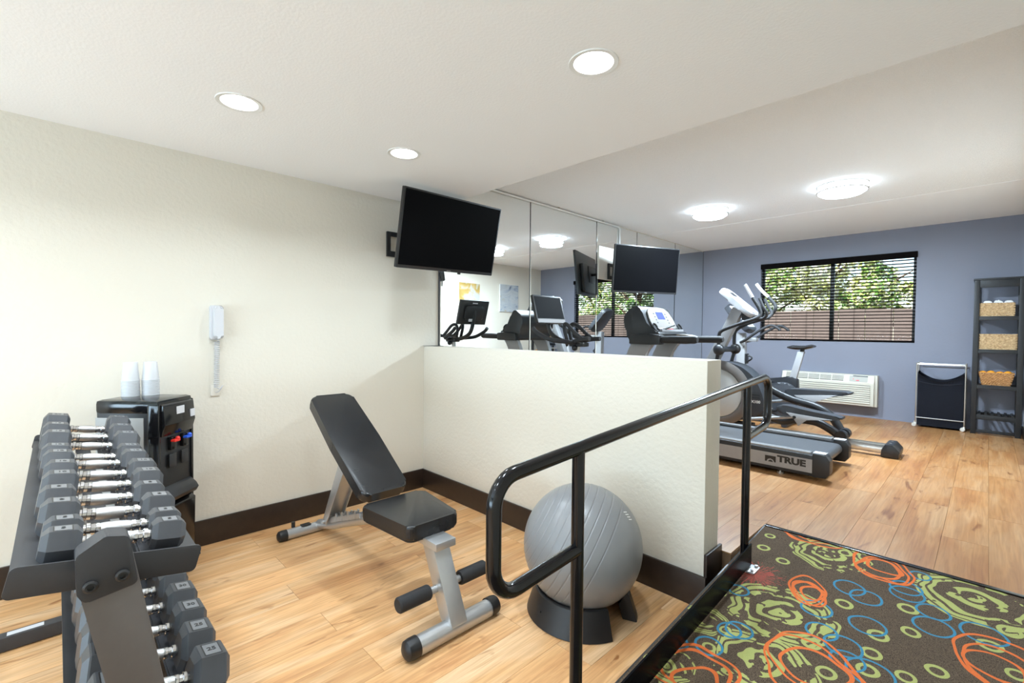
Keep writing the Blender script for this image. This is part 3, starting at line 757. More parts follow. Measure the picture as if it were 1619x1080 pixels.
bm = NB(); tube(bm, smoothpath([(.285, YC, .05), (.5, YC, .11), (.8, YC, .225), (1.15, YC, .335), (1.55, YC, .365)], 5), .03, 14); obj('main_beam', bm, silver, bn)
bm = NB()
for k in range(6):
    x = .42 + k * .085; z = .105 + (x - .42) * .36
    for s in (-1, 1): prism(bm, [(x, z), (x + .02, z), (x + .03, z + .05), (x + .012, z + .052), (x + .006, z + .02)], YC + s * .03 - .004, YC + s * .03 + .004, 'xz')
for s in (-1, 1): prism(bm, [(.38, .085), (.92, .28), (.92, .31), (.38, .115)], YC + s * .03 - .003, YC + s * .03 + .003, 'xz')
obj('ladder', bm, silver, bn)
bm = NB()
for s in (-1, 1): prism(bm, [(.455, .135), (.505, .12), (.80, .58), (.72, .60)], YC + s * .05 - .003, YC + s * .05 + .003, 'xz', .001)
prism(bm, [(.48, .17), (.50, .16), (.77, .56), (.74, .57)], YC - .05, YC + .05, 'xz')
cyl(bm, (.48, YC - .065, .135), (.48, YC + .065, .135), .01, 12); obj('back_strut', bm, silver, bn)
# seat pad: tapered slab
seatpoly = fillet([(1.20, YC - .16, 0), (1.58, YC - .125, 0), (1.58, YC + .125, 0), (1.20, YC + .19 - .03, 0)], .035, 5, closed=True)
def pad(bm, poly, z0, z1, bev):
    prism(bm, [(p.x, p.y) for p in poly], z0, z1, 'xy', bev, 3)
bm = NB(); pad(bm, fillet([(1.20, YC - .17, 0), (1.605, YC - .132, 0), (1.605, YC + .145, 0), (1.20, YC + .20, 0)], .035, 5, closed=True), .40, .468, .014); sp = obj('seat_pad', bm, vinyl, bn)
bm = NB(); pad(bm, fillet([(1.205, YC - .16, 0), (1.595, YC - .125, 0), (1.595, YC + .125, 0), (1.205, YC + .16, 0)], .035, 5, closed=True), .39, .401, 0); obj('seat_board', bm, blackplastic, sp)
# back pad in its own plane
P0 = Vector((1.14, YC, .445)); P1 = Vector((.425, YC, .885)); dv = (P1 - P0).normalized(); Lb = (P1 - P0).length
Mb = basis(P0, (0, 1, 0), dv)      # local x = y axis, local y = up the pad, z = normal
nrm = Vector((0, 1, 0)).cross(dv)
sgn = 1 if nrm.z > 0 else -1
bm = NB(); pad(bm, fillet([(-.135, 0, 0), (.135, 0, 0), (.145, Lb * .5, 0), (.135, Lb, 0), (-.135, Lb, 0), (-.145, Lb * .5, 0)], .045, 5, closed=True), min(0, sgn * .062), max(0, sgn * .062), .016)
bm.transform(Mb); obj('back_pad', bm, vinyl, bn)
bm = NB(); box(bm, -.03, .03, .03, Lb * .8, min(0, -sgn * .03), max(0, -sgn * .03), .003); bm.transform(Mb); obj('back_rail', bm, silver, bn)
bm = NB(); cyl(bm, (1.688, YC - .1, .195), (1.688, YC + .1, .195), .016, 14); ax = obj('roller_bar', bm, silver, bn)
for s in (-1, 1):
    bm = NB(); lathe(bm, [(0, 0), (.03, 0), (.033, .006), (.033, .15), (.028, .156), (0, .157)], 20, (1.688, YC + s * .085, .195), (0, s, 0)); obj('foam_roller', bm, foam, bn)

# ------------------------------------------------------------------ exercise ball and its ring
BC = Vector((2.035, -.435, .322)); BR = .285
sb = thing('exercise_ball', 'big grey ribbed exercise ball against the half wall', 'ball', (BC.x, BC.y, .04))
axis = (_r2 * .86 - _u2 * .46 - _f * .2).normalized()
prof = []
grooves = [math.radians(a) for a in (-58, -50, -42, -35, -28, -20, -12, -4, 4, 14)]
lat = -PI / 2
N = 420
for k in range(N + 1):
    a = -PI / 2 + PI * k / N; r = BR
    for g in grooves:
        d = abs(a - g) / math.radians(.62)
        if d < 1: r -= .0026 * (1 - d)
    prof.append((max(0, r * math.cos(a)), r * math.sin(a)))
bm = NB(); lathe(bm, prof, 64, BC, axis); obj('ball_skin', bm, ballm, sb, sharp=2.)
# faded white print strokes on the shoulder of the ball
dirp = (_r2 * .64 + _u2 * .58 - _f * .36).normalized(); t1 = (_u2 - dirp * _u2.dot(dirp)).normalized(); t2 = dirp.cross(t1)
bm = NB()
for k in range(4):
    c = dirp + t1 * (.045 * (k - 1.5)); 
    q = []
    for (a, b_) in ((-.05, -.008), (.05, -.008), (.05, .008), (-.05, .008)):
        q.append(bm.verts.new(BC + (c + t2 * a + t1 * (b_ + a * .35)).normalized() * (BR + .0008)))
    bm.faces.new(q)
obj('print', bm, print_white, sb)
br = thing('ball_stand', 'low black C-shaped ring holding the exercise ball', 'ball stand', (BC.x, BC.y, 0))
prof = [(.262, 0), (.266, .004), (.228, .120), (.220, .124), (.2085, .122), (.18, .065), (.20, 0)]
bm = NB(); lathe(bm, prof, 40, (BC.x, BC.y, 0), None, math.radians(22), math.radians(338), close=True); rg = obj('ring', bm, blackplastic, br)
aa = math.radians(258)
bm = NB(); ct = Vector((BC.x + math.cos(aa) * .2495, BC.y + math.sin(aa) * .2495, .055)); nn = Vector((math.cos(aa), math.sin(aa), .35)).normalized()
cyl(bm, ct - nn * .004 + Vector((0, 0, -.008)), ct + nn * .002 + Vector((0, 0, -.008)), .009, 12); cyl(bm, ct - nn * .004 + Vector((0, 0, .008)), ct + nn * .002 + Vector((0, 0, .008)), .005, 10); obj('keyhole', bm, print_black, rg)

# ------------------------------------------------------------------ dumbbell rack
TH = math.atan2(.053, .322); CT, ST = math.cos(TH), math.sin(TH)
UP = (-2.17, .82); LO = (-2.09, .385)            # tray centre lines (y, z)
def tray(c, s, n): return (c[0] + s * CT + n * ST, c[1] - s * ST + n * CT)
XA, XB = .42, 2.03
rk = thing('dumbbell_rack', 'two-tier charcoal dumbbell rack standing out from the cream wall', 'rack', (1.2, -2.15, 0))
for c, lab in ((UP, 'upper'), (LO, 'lower')):
    for s0, s1, ns in ((-.168, -.062, -1), (.05, .165, 1)):
        bm = NB()
        e = s0 if ns < 0 else s1
        prism(bm, [tray(c, s0, 0), tray(c, s1, 0), tray(c, s1, -.004), tray(c, s0, -.004)], XA, XB, 'yz')
        i_ = s1 if ns < 0 else s0
        prism(bm, [tray(c, i_, -.004), tray(c, i_ - ns * .004, -.004), tray(c, i_ - ns * .004, -.035), tray(c, i_, -.035)], XA, XB, 'yz')
        obj('tray_rail', bm, rackm, rk)
    for x in (XA - .005, XB):
        bm = NB(); pts = [tray(c, -.168, .022), tray(c, .165, .022), tray(c, .158, -.042), tray(c, -.172, -.042)]
        P = fillet([(0, a, b) for a, b in pts], .012, 4, closed=True)
        prism(bm, [(p.y, p.z) for p in P], x, x + .005, 'yz', .001); obj('end_plate', bm, rackm, rk)
    bm = NB(); y, z = tray(c, 0, -.05); box(bm, XA + .02, XB - .0, y - .025, y + .025, z - .025, z + .02, .004); obj('cross_beam', bm, rackm, rk)
for x0, x1, dz in ((2.037, 2.092, 0), (.52, .575, -.14)):
    bm = NB(); pl = fillet([(0, -2.232, .80 + dz), (0, -2.085, .03), (0, -2.003, .03), (0, -2.15, .895 + dz), (0, -2.236, .872 + dz)], .014, 4, closed=True)
    prism(bm, [(p.y, p.z) for p in pl], x0, x1, 'yz', .003); u = obj('upright', bm, rackgrey, rk)
    bm = NB(); pl = fillet([(0, a_, b_ + dz) for a_, b_ in ((-2.236, .80), (-2.225, .778), (-2.135, .79), (-2.15, .90), (-2.19, .91), (-2.238, .88))], .012, 4, closed=True)
    prism(bm, [(p.y, p.z) for p in pl], x0 - .003, x1 + .003, 'yz', .003); cp = obj('upright_cap', bm, rackm, u)
    for by, bz in ((-2.215, .812), (-2.163, .818)):
        bm = NB(); lathe(bm, [(.009, .0), (.013, .002), (.013, .006), (.009, .009), (.006, .009), (.006, .003), (0, .003)], 16, (x1 + .002, by, bz + dz), (1, 0, 0)); obj('bolt', bm, blackplastic, cp)
    bm = NB(); box(bm, x0, x1, -2.56, -1.86, .004, .062, .004); ft = obj('foot', bm, rackm, rk)
    bm = NB()
    for yy in (-2.562, -1.858): box(bm, x0 - .003, x1 + .003, yy - .014, yy + .014, 0, .066, .004)
    obj('foot_cap', bm, blackplastic, ft)
    bm = NB(); box(bm, x0 + .012, x1 - .012, -2.42, -2.31, .0622, .0632); obj('sticker', bm, white_pl, ft)

DBM = {}
def dumbbell(h, wt, grip=.126):
    """hex dumbbell, axis along local y, lying on a flat; returns prototype root"""
    lh = .045 + h * .33; R = h / math.sqrt(3)
    def hexa(bm, y, k):
        return [bm.verts.new((R * k * math.cos(PI / 3 * i), y, R * k * math.sin(PI / 3 * i))) for i in range(6)]
    parts = []
    for s in (-1, 1):
        bm = NB(); a = grip / 2
        rows = [hexa(bm, s * (a + .000), .70), hexa(bm, s * (a + .010), .97), hexa(bm, s * (a + .013), 1), hexa(bm, s * (a + lh - .016), 1), hexa(bm, s * (a + lh - .012), .97), hexa(bm, s * (a + lh), .66)]
        for A_, B_ in zip(rows, rows[1:]): bridge(bm, A_, B_)
        bm.faces.new(rows[0]); bm.faces.new(rows[-1][::-1])
        parts.append(('head', bm, rubber, None))
        c = s * (a + lh * .5); z = h / 2
        pl = NB(); w = R * .74; l2 = lh * .42; fr_ = NB(); box(fr_, -w * .58, w * .58, c - l2 * .58, c + l2 * .58, z - .001, z + .0003); parts.append(('label_recess_shade', fr_, print_black, len(parts) - 1))  # flat black border painting the shade of a sunken label
        box(pl, -w / 2, w / 2, c - l2 / 2, c + l2 / 2, z - .001, z + .0005)
        parts.append(('label_plate', pl, rubber2, len(parts) - 2))
        tx = text_bm(str(wt), l2 * .62, .0004, basis((0, c, z + .0008), (0, 1, 0), (-1, 0, 0)), .0004)
        parts.append(('weight_number', tx, print_black, len(parts) - 3))
    bm = NB(); g = grip / 2
    half = [(0, -g), (.0135, -g), (.0135, -g + .006), (.017, -g + .007), (.017, -g + .014), (.0135, -g + .016), (.014, -g * .62), (.0152, -g * .6), (.0152, -g * .5), (.0138, -g * .48)]
    lathe(bm, half + [(r_, -h_) for r_, h_ in half[::-1]], 20, (0, 0, 0), (0, 1, 0))
    parts.append(('handle', bm, chrome, None))
    bm = NB(); lathe(bm, [(.0142, -g * .46), (.0160, -g * .2), (.0166, 0), (.0160, g * .2), (.0142, g * .46)], 24, (0, 0, 0), (0, 1, 0))
    parts.append(('grip', bm, knurl, len(parts) - 1))
    return parts
def place_db(h, wt, x, c, s_off, label, group):
    key = (h, wt)
    y, z = tray(c, s_off, h / 2 + .0006)
    t = thing('hex_dumbbell', label, 'dumbbell', (x, y, z), (-TH, 0, random.uniform(-.02, .02)), group)
    if key not in DBM:
        objs = []
        for nm, bm, m, pi in dumbbell(h, wt):
            objs.append(obj(nm, bm, m, t if pi is None else objs[pi], local=True, sharp=.4))
        DBM[key] = t
    else:
        src = DBM[key]
        for ch in src.children: copy_tree(ch, t)
    return t
UX = [1.968, 1.884, 1.78, 1.643, 1.52, 1.37, 1.207, 1.09, 0.905, 0.7, 0.505]
HH = [.072, .072, .086, .086, .098, .098, .1, .1, .118, .118, .128]
WT = [5, 5, 8, 8, 10, 10, 12, 12, 15, 15, 20]
ORD = ['first', 'second', 'third', 'fourth', 'fifth', 'sixth', 'seventh', 'eighth', 'ninth', 'tenth', 'last']
for i, (x, h, w) in enumerate(zip(UX, HH, WT)):
    lab = 'small hex dumbbell on the rack\'s upper tray, nearest the camera' if i == 0 else 'farthest and largest hex dumbbell on the rack\'s upper tray, by the dispenser' if i == 10 else '%s hex dumbbell from the near end of the rack\'s upper tray' % ORD[i]
    place_db(h, w, x, UP, random.uniform(-.006, .006), lab, 'dumbbells on the upper tray')
for i in range(9):
    h = .119 + .001 * (i // 2)
    lab = 'large hex dumbbell at the near end of the rack\'s lower tray' if i == 0 else '%s large hex dumbbell from the near end of the lower tray' % ORD[i]
    place_db(round(h, 3), 25 + 5 * (i // 2), 1.945 - .140 * i - .006 * (i % 2), LO, random.uniform(-.004, .004), lab, 'dumbbells on the lower tray')

# ------------------------------------------------------------------ mirrors and things on the mirror wall
EDG = [.160, 1.316, 2.5, 3.436, 4.546, 5.560]
ML = ['mirror panel beside the left wall TV, first from the half wall', 'second mirror panel from the half wall', 'third mirror panel, behind the TV over the treadmill', 'fourth mirror panel from the half wall', 'last mirror panel, meeting the blue wall']
for k in range(5):
    a, b_ = EDG[k] + .004, EDG[k + 1] - .004; z1 = HU - .012
    t = thing('wall_mirror', ML[k], 'mirror', (0, (a + b_) / 2, .62), group='frameless mirror panels')
    bm = NB(); xf = .006; bev = .008
    o4 = [(.003, a, .62), (.003, b_, .62), (.003, b_, z1), (.003, a, z1)]; i4 = [(xf, a + bev, .62 + bev), (xf, b_ - bev, .62 + bev), (xf, b_ - bev, z1 - bev), (xf, a + bev, z1 - bev)]; b4 = [(0.0005, *p[1:]) for p in o4]
    O = [bm.verts.new(p) for p in o4]; I = [bm.verts.new(p) for p in i4]; B = [bm.verts.new(p) for p in b4]
    bm.faces.new(I); bridge(bm, O, I); bridge(bm, B, O); bm.faces.new(B[::-1]); obj('mirror_glass', bm, mirrorm, t, smooth=False)
    bm = NB(); box(bm, 0, .0064, b_ + .0005, b_ + .0055, .62, z1); obj('edge_seam', bm, blackplastic, t)
bm = NB(); box(bm, .0005, .012, .148, .160, .62, 2.40, .001); tag(obj('mirror_edge_channel', bm, rackm), 'thin dark channel along the free edge of the first mirror', 'trim')
bm = NB(); box(bm, .0065, .018, 2.535, 3.05, 2.012, 2.42, .001); tag(obj('backing_board', bm, cream_smooth), 'cream board on the mirror carrying the TV bracket', 'board')
bm = NB(); tube(bm, fillet([(.02, .10, HU - .02), (.02, 2.985, HU - .02), (.02, 2.985, 2.2)], .04, 5), .010, 12)
cdt = thing('conduit', 'white conduit along the mirror top running down to the TV', 'conduit', (.02, 2.985, HU - .02)); obj('pipe', bm, whitepaint, cdt)
for y in (.95, 2.94):
    bm = NB(); cyl(bm, (.02, y - .02, HU - .02), (.02, y + .02, HU - .02), .0125, 14); obj('coupling', bm, whitepaint, cdt)
for y in (1.75, 2.6):
    bm = NB(); box(bm, .005, .032, y - .008, y + .008, HU - .012, HU - .001); obj('strap', bm, nickel, cdt)

# ------------------------------------------------------------------ paintings on the right wall
def painting(label, y0, y1, z0, z1, cols, seed, sc):
    t = thing('painting', label, 'painting', (XR, (y0 + y1) / 2, z0), group='paintings on the right wall')
    bm = NB(); box(bm, XR - .03, XR - .001, y0, y1, z0, z1, .002); obj('canvas', bm, whitepaint, t)
    m = D.materials.new('abstract_paint'); m.use_nodes = True; n = m.node_tree.nodes; l = m.node_tree.links
    tc = n.new('ShaderNodeTexCoord'); mp = n.new('ShaderNodeMapping'); mp.inputs['Location'].default_value = (seed, seed * 2.3, seed * .7); mp.inputs['Scale'].default_value = sc; l.new(tc.outputs['Object'], mp.inputs[0])
    nz = n.new('ShaderNodeTexNoise'); nz.inputs['Scale'].default_value = 3; nz.inputs['Detail'].default_value = 5; nz.inputs['Distortion'].default_value = .8; l.new(mp.outputs[0], nz.inputs['Vector'])
    r = n.new('ShaderNodeValToRGB'); r.color_ramp.elements[0].position = .25; r.color_ramp.elements[1].position = .75
    for i, c in enumerate(cols):
        p = .3 + .4 * i / (len(cols) - 1)
        e = r.color_ramp.elements.new(p); e.color = (*[v * .62 for v in c], 1)
    r.color_ramp.elements.remove(r.color_ramp.elements[0]); r.color_ramp.elements.remove(r.color_ramp.elements[-1])
    l.new(nz.outputs[0], r.inputs[0]); l.new(r.outputs[0], n['Principled BSDF'].inputs['Base Color']); n['Principled BSDF'].inputs['Roughness'].default_value = .6
    bm = NB(); box(bm, XR - .0315, XR - .0298, y0 + .003, y1 - .003, z0 + .003, z1 - .003); obj('painted_face', bm, m, t)
painting('yellow and white abstract canvas reflected above the spin bike', 3.22, 3.74, 1.72, 2.28, [(.72, .74, .75), (.8, .78, .72), (.82, .55, .16), (.62, .42, .10), (.8, .74, .55)], 3.1, (1, 1.2, 1))
painting('blue-grey abstract canvas reflected nearer the blue wall', 4.285, 4.82, 1.755, 2.325, [(.10, .13, .2), (.55, .62, .72), (.75, .78, .8), (.66, .70, .74), (.7, .52, .18)], 7.7, (1, 1, 2.4))

# ------------------------------------------------------------------ treadmill
tm = thing('treadmill', 'grey and silver treadmill facing the mirror', 'treadmill', (1.6, 2.26, ZU))
Y0, Y1 = 1.87, 2.65
for y, s in ((Y0, 1), (Y1, -1)):
    a, b_ = (y, y + .095) if s > 0 else (y - .095, y)
    bm = NB(); prism(bm, [(.62, .262), (2.48, .262), (2.48, .425), (.62, .44)], a, b_, 'xz', .008); sr = obj('side_rail', bm, darkpl, tm)
    bm = NB()
    for k in range(5): box(bm, .66, 2.46, a + .016 + k * .014, a + .023 + k * .014, .425, .4415)
    obj('foot_grip', bm, silver2, sr)
    bm = NB(); yy = y - s * .0012; box(bm, .7, 2.476, min(yy, y + s * .001), max(yy, y + s * .001), .288, .392); obj('side_panel', bm, silver2, sr)
    bm = NB(); prism(bm, [(2.475, .258), (2.565, .262), (2.592, .30), (2.592, .40), (2.565, .44), (2.475, .443)], a - .004, b_ + .004, 'xz', .012); cp = obj('rear_cap', bm, darkpl, tm)
    bm = NB(); box(bm, 2.478, 2.56, a + .01, b_ - .01, .4425, .4455, .001); obj('cap_inlay', bm, white_pl, cp)
    for x in (2.25, .85):
        bm = NB(); cyl(bm, (x, y + s * .035, ZU), (x, y + s * .035, ZU + .014), .026, 18); cyl(bm, (x, y + s * .035, ZU + .01), (x, y + s * .035, .265), .010, 10); obj('levelling_foot', bm, nickel, tm)
# belt over rollers
bm = NB(); ya, yb = Y0 + .1, Y1 - .1
prof = [(.95, .418), (2.50, .412)] + [(2.50 + .045 * math.sin(t), .367 + .045 * math.cos(t)) for t in [k * PI / 8 for k in range(1, 9)]] + [(.95, .328)]
prism(bm, prof, ya, yb, 'xz'); obj('belt', bm, belt_m, tm)
bm = NB(); prism(bm, smoothpoly([(.55, .27), (1.0, .28), (1.02, .42), (.95, .50), (.75, .555), (.57, .52), (.50, .40)], 4), Y0 + .02, Y1 - .02, 'xz', .02); obj('motor_hood', bm, midpl, tm)
# logo on the near side
lg = NB(); yy = Y0 - .0018
prism(lg, [(2.145, .318), (2.145, .366), (2.225, .366), (2.225, .318), (2.215, .318), (2.205, .336), (2.185, .344), (2.165, .336), (2.158, .318)], yy - .0006, yy, 'xz')
prism(lg, [(2.168, .318), (2.175, .329), (2.187, .334), (2.199, .329), (2.206, .318)], yy - .0006, yy, 'xz'); obj('logo_mark', lg, print_black, tm)
tx = text_bm('TRUE', .068, .0004, basis((2.335, yy - .0004, .351), (1, 0, -.01), (0, 0, 1)) @ Matrix.Diagonal((1.2, 1, 1, 1)), .0036); obj('lettering', tx, print_black, tm)
# uprights
for y in (1.985, 2.535):
    bm = NB(); prism(bm, smoothpoly([(.62, .30), (.80, .30), (.90, .75), (1.0, 1.15), (1.10, 1.27), (.88, 1.27), (.79, 1.14), (.66, .75)], 4), y - .028, y + .028, 'xz', .008); obj('upright', bm, silver2, tm)
# arms with black grips
for y in (1.965, 2.555):
    bm = NB(); prism(bm, [(.83, 1.235), (1.17, 1.235), (1.175, 1.33), (1.05, 1.345), (.84, 1.33)], y - .05, y + .05, 'xz', .016); arm = obj('arm', bm, darkpl, tm)
    bm = NB(); tube(bm, [(1.165, y, 1.285), (1.30, y, 1.288), (1.50, y, 1.29), (1.525, y, 1.29)], [.034, .036, .036, .026], 16); obj('grip', bm, foam, arm)
# console: a tall wedge with rounded top
bm = NB(); prism(bm, smoothpoly([(.835, 1.235), (1.12, 1.30), (1.14, 1.36), (1.05, 1.385), (.93, 1.60), (.86, 1.622), (.76, 1.55), (.74, 1.45), (.80, 1.33)], 3), 1.955, 2.565, 'xz', .02); obj('console_shell', bm, darkpl, tm)
pa = Vector((1.052, 2.26, 1.392)); pb = Vector((.938, 2.26, 1.605)); uv = (pb - pa).normalized(); Mc = basis(pa, (0, 1, 0), uv); LL = (pb - pa).length
bm = NB(); P = [(-.25, .0), (.25, .0), (.25, .12), (.22, .20), (.15, LL), (.0, LL + .012), (-.15, LL), (-.22, .20), (-.25, .12)]
prism(bm, P, -.004, .012, 'xy', .003); bm.transform(Mc); cpn = obj('console_panel', bm, consolegrey, tm)
bm = NB(); prism(bm, roundrect(.15, .085, .004, 2, 0, .15), .011, .0135, 'xy'); bm.transform(Mc); obj('display', bm, lcd, cpn)
bm = NB()
for s in (-1, 1):
    for k in range(4): box(bm, s * .12 - .01, s * .12 + .01, .06 + k * .035, .072 + k * .035, .011, .0135)
bm.transform(Mc); obj('buttons', bm, midpl, cpn)
for s in (-1, 1):
    bm = NB(); lathe(bm, [(0, .002), (.036, .002), (.038, .012), (.044, .014), (.046, .010)], 20, (1.075, 2.26 + s * .262, 1.405), Mc.to_3x3() @ Vector((0, 0, 1))); obj('cup_recess', bm, blackplastic, cpn)
bm = NB(); box(bm, 1.03, 1.14, 2.03, 2.49, 1.362, 1.388, .006); kb = obj('keypad', bm, mat('keypad_grey', (.27, .27, .29), .4), tm)
bm = NB(); box(bm, 1.08, 1.12, 2.24, 2.30, 1.386, 1.394, .002); obj('stop_button', bm, print_red, kb)
bm = NB(); tube(bm, [(1.10, 2.03, 1.385), (1.13, 2.10, 1.39), (1.17, 2.16, 1.425), (1.175, 2.2, 1.43)], .012, 10); obj('heart_grip', bm, blackplastic, kb)
bm = NB(); prism(bm, smoothpoly([(.95, 1.27), (1.25, 1.285), (1.32, 1.31), (1.25, 1.335), (1.0, 1.34)], 3), 2.30, 2.45, 'xz', .01); obj('accessory_tray', bm, consolegrey, tm)

# ------------------------------------------------------------------ elliptical trainer
el = thing('elliptical_trainer', 'grey elliptical trainer with tall curved arms between treadmill and upright bike', 'elliptical', (1.9, 3.26, ZU))
YE = 3.26
for y in (3.18, 3.34):
    bm = NB(); box(bm, 1.5, 2.76, y - .035, y + .035, .272, .318, .006)
    for k in (-.018, 0, .018): box(bm, 1.5, 2.76, y + k - .004, y + k + .004, .317, .323)
    obj('rail', bm, nickel, el)
bm = NB(); prism(bm, [(2.73, .236), (2.86, .238), (2.87, .30), (2.82, .36), (2.76, .355), (2.735, .30)], 3.12, 3.40, 'xz', .014); rc = obj('rear_foot', bm, darkpl, el)
bm = NB(); cyl(bm, (2.795, 3.20, .352), (2.797, 3.20, .3605), .012, 14); cyl(bm, (2.795, 3.31, .352), (2.797, 3.31, .3605), .012, 14); obj('screw', bm, nickel, rc)
bm = NB(); box(bm, .86, .98, 2.96, 3.56, ZU, ZU + .07, .015); obj('front_foot', bm, darkpl, el)
bm = NB(); box(bm, .9, 1.6, 3.2, 3.32, .26, .36, .01); obj('base_beam', bm, midpl, el)
hs = smoothpoly([(.86, .30), (1.3, .34), (1.62, .44), (1.735, .53), (1.73, .66), (1.66, .83), (1.58, .925), (1.46, 1.0), (1.30, 1.03), (1.1, .99), (.95, .86), (.86, .6)], 4)
bm = NB(); prism(bm, hs, 3.14, 3.38, 'xz', .02); hg = obj('drive_housing', bm, midpl, el)
bm = NB(); lathe(bm, [(.37, 0), (.375, -.014), (.33, -.03), (.285, -.026), (.28, 0)], 48, (1.24, 3.142, .675), (0, 1, 0)); obj('housing_rim', bm, rackgrey, hg)
bm = NB(); lathe(bm, [(0, -.026), (.2, -.024), (.27, -.014), (.282, 0)], 48, (1.24, 3.142, .675), (0, 1, 0)); obj('crank_disc', bm, mat('disc_silver', (.50, .50, .49), .4, .2), hg)
bm = NB(); box(bm, 1.55, 1.70, 3.133, 3.142, .655, .668); box(bm, 1.55, 1.70, 3.133, 3.142, .685, .70); obj('vent', bm, darkpl, hg)
tx = text_bm('PX100', .042, .0004, basis((1.645, 3.1385, .615), (1, 0, 0), (0, 0, 1)), .001); obj('lettering', tx, print_white, hg)
# mast
bm = NB(); prism(bm, [(1.02, .93), (1.16, .93), (1.47, 1.60), (1.365, 1.655)], YE - .045, YE + .045, 'xz', .012); obj('mast', bm, silver2, el)
# console slab
cA = Vector((1.60, YE, 1.575)); cB = Vector((1.262, YE, 1.872)); uv = (cB - cA).normalized(); Me = basis(cA, (0, 1, 0), uv); LE = (cB - cA).length
bm = NB(); prism(bm, [(x * .75, y) for x, y in smoothpoly([(-.17, .0), (.17, .0), (.19, .2), (.16, LE - .03), (0, LE + .01), (-.16, LE - .03), (-.19, .2)], 3)], -.06, 0, 'xy', .02); bm.transform(Me); ec = obj('console', bm, silver2, el)
bm = NB(); prism(bm, [(x * .68, y) for x, y in smoothpoly([(-.17, .02), (.17, .02), (.18, .2), (.15, LE - .04), (0, LE - .01), (-.15, LE - .04), (-.18, .2)], 3)], -.002, .004, 'xy', .001); bm.transform(Me); obj('console_face', bm, mat('pale_lilac_plastic', (.27, .27, .30), .35), ec)
bm = NB(); prism(bm, roundrect(.11, .07, .005, 2, 0, LE - .12), .003, .0065, 'xy'); bm.transform(Me); obj('display', bm, darkpl, ec)
bm = NB(); box(bm, 1.47, 1.60, YE - .07, YE + .07, 1.50, 1.575, .015); obj('console_pod', bm, blackplastic, el)
# moving arms
for s, pts in ((-1, [(1.557, 1.878), (1.60, 1.80), (1.645, 1.72), (1.70, 1.625), (1.715, 1.56), (1.68, 1.515), (1.552, 1.471), (1.40, 1.415), (1.32, 1.375), (1.30, 1.33), (1.296, 1.2)]),
               (1, [(1.527, 1.921), (1.59, 1.835), (1.67, 1.75), (1.722, 1.68), (1.729, 1.63), (1.679, 1.564), (1.601, 1.523), (1.433, 1.466), (1.33, 1.41), (1.29, 1.35), (1.286, 1.22)])):
    y = YE + s * .22
    path = smoothpath([(a, y + s * (.0 if i < 5 else .02), b_) for i, (a, b_) in enumerate(pts)], 5)
    bm = NB(); tube(bm, path[9:], .0185, 14); am = obj('moving_arm', bm, foam, el)
    bm = NB(); tube(bm, path[:10], .017, 14); obj('arm_tip', bm, white_pl, am)
    bm = NB(); sphere(bm, (1.30, y + s * .02, 1.17), .062, 20, 14, (1, .8, 1)); cyl(bm, (1.30, YE, 1.17), (1.30, y, 1.17), .03, 14); obj('arm_pivot', bm, darkpl, am)
    bm = NB(); tube(bm, smoothpath([(1.30, y + s * .02, 1.17), (1.25, y, .95), (1.19, y, .72), (1.15, y, .53 if s < 0 else .78)], 5), .02, 12); obj('lower_arm', bm, darkpl, am)
for s in (-1, 1):
    bm = NB(); tube(bm, smoothpath([(1.66, YE + s * .09, 1.737), (1.70, YE + s * .09, 1.645), (1.735, YE + s * .08, 1.575), (1.69, YE + s * .05, 1.52), (1.55, YE + s * .02, 1.51)], 5), .016, 12); obj('fixed_grip', bm, foam, el)
# pedal arms, pedals
for s, armp, ped, pl in ((-1, [(1.15, .50), (1.45, .475), (1.70, .485), (1.90, .44), (2.05, .475), (2.2, .475), (2.32, .425), (2.42, .355)], (1.93, 2.42, .60, .545), .0),
                         (1, [(1.15, .78), (1.45, .85), (1.62, .84), (1.75, .74), (1.95, .655), (2.15, .61), (2.30, .53), (2.40, .37)], (1.90, 2.42, .735, .745), .0)):
    y = YE + s * .08; yp = YE + s * .19
    bm = NB(); tube(bm, smoothpath([(a, y, b_) for a, b_ in armp], 6), .032, 14, ry=.04); pa_ = obj('pedal_arm', bm, darkpl, el)
    bm = NB(); lathe(bm, [(0, -.045), (.045, -.045), (.05, -.03), (.05, .03), (.045, .045), (0, .045)], 24, (2.425, y, .373), (0, 1, 0)); obj('roller', bm, darkpl, pa_)
    xa, xb, za, zb = ped
    bm = NB(); prism(bm, smoothpoly([(xa, za - .05), (xa - .03, za + .01), (xa + .06, za + .03), (xa + .25, (za + zb) / 2 + .03), (xb, zb + .03), (xb + .03, zb + .01), (xb - .08, zb - .02), (xa + .2, za - .07)], 4), yp - .075, yp + .075, 'xz', .012); pd = obj('pedal', bm, midpl, el)
    bm = NB(); prism(bm, [(xa + .06, za - .035), (xa + .45, zb - .005), (xa + .24, za - .09), (xa + .17, za - .16), (xa + .13, za - .09)], yp - .082, yp - .074, 'xz', .002); br_ = obj('pedal_bracket', bm, silver2, pd)
    bm = NB(); cyl(bm, (xa + .135, yp - .09, za - .075), (xa + .135, yp - .08, za - .075), .015, 14); obj('pivot_bolt', bm, blackplastic, br_)
    bm = NB(); tube(bm, [(xa - .3, yp - .03, za - .16), (xa + .12, yp - .03, za - .08)], .016, 12); obj('link_rod', bm, silver2, pd)

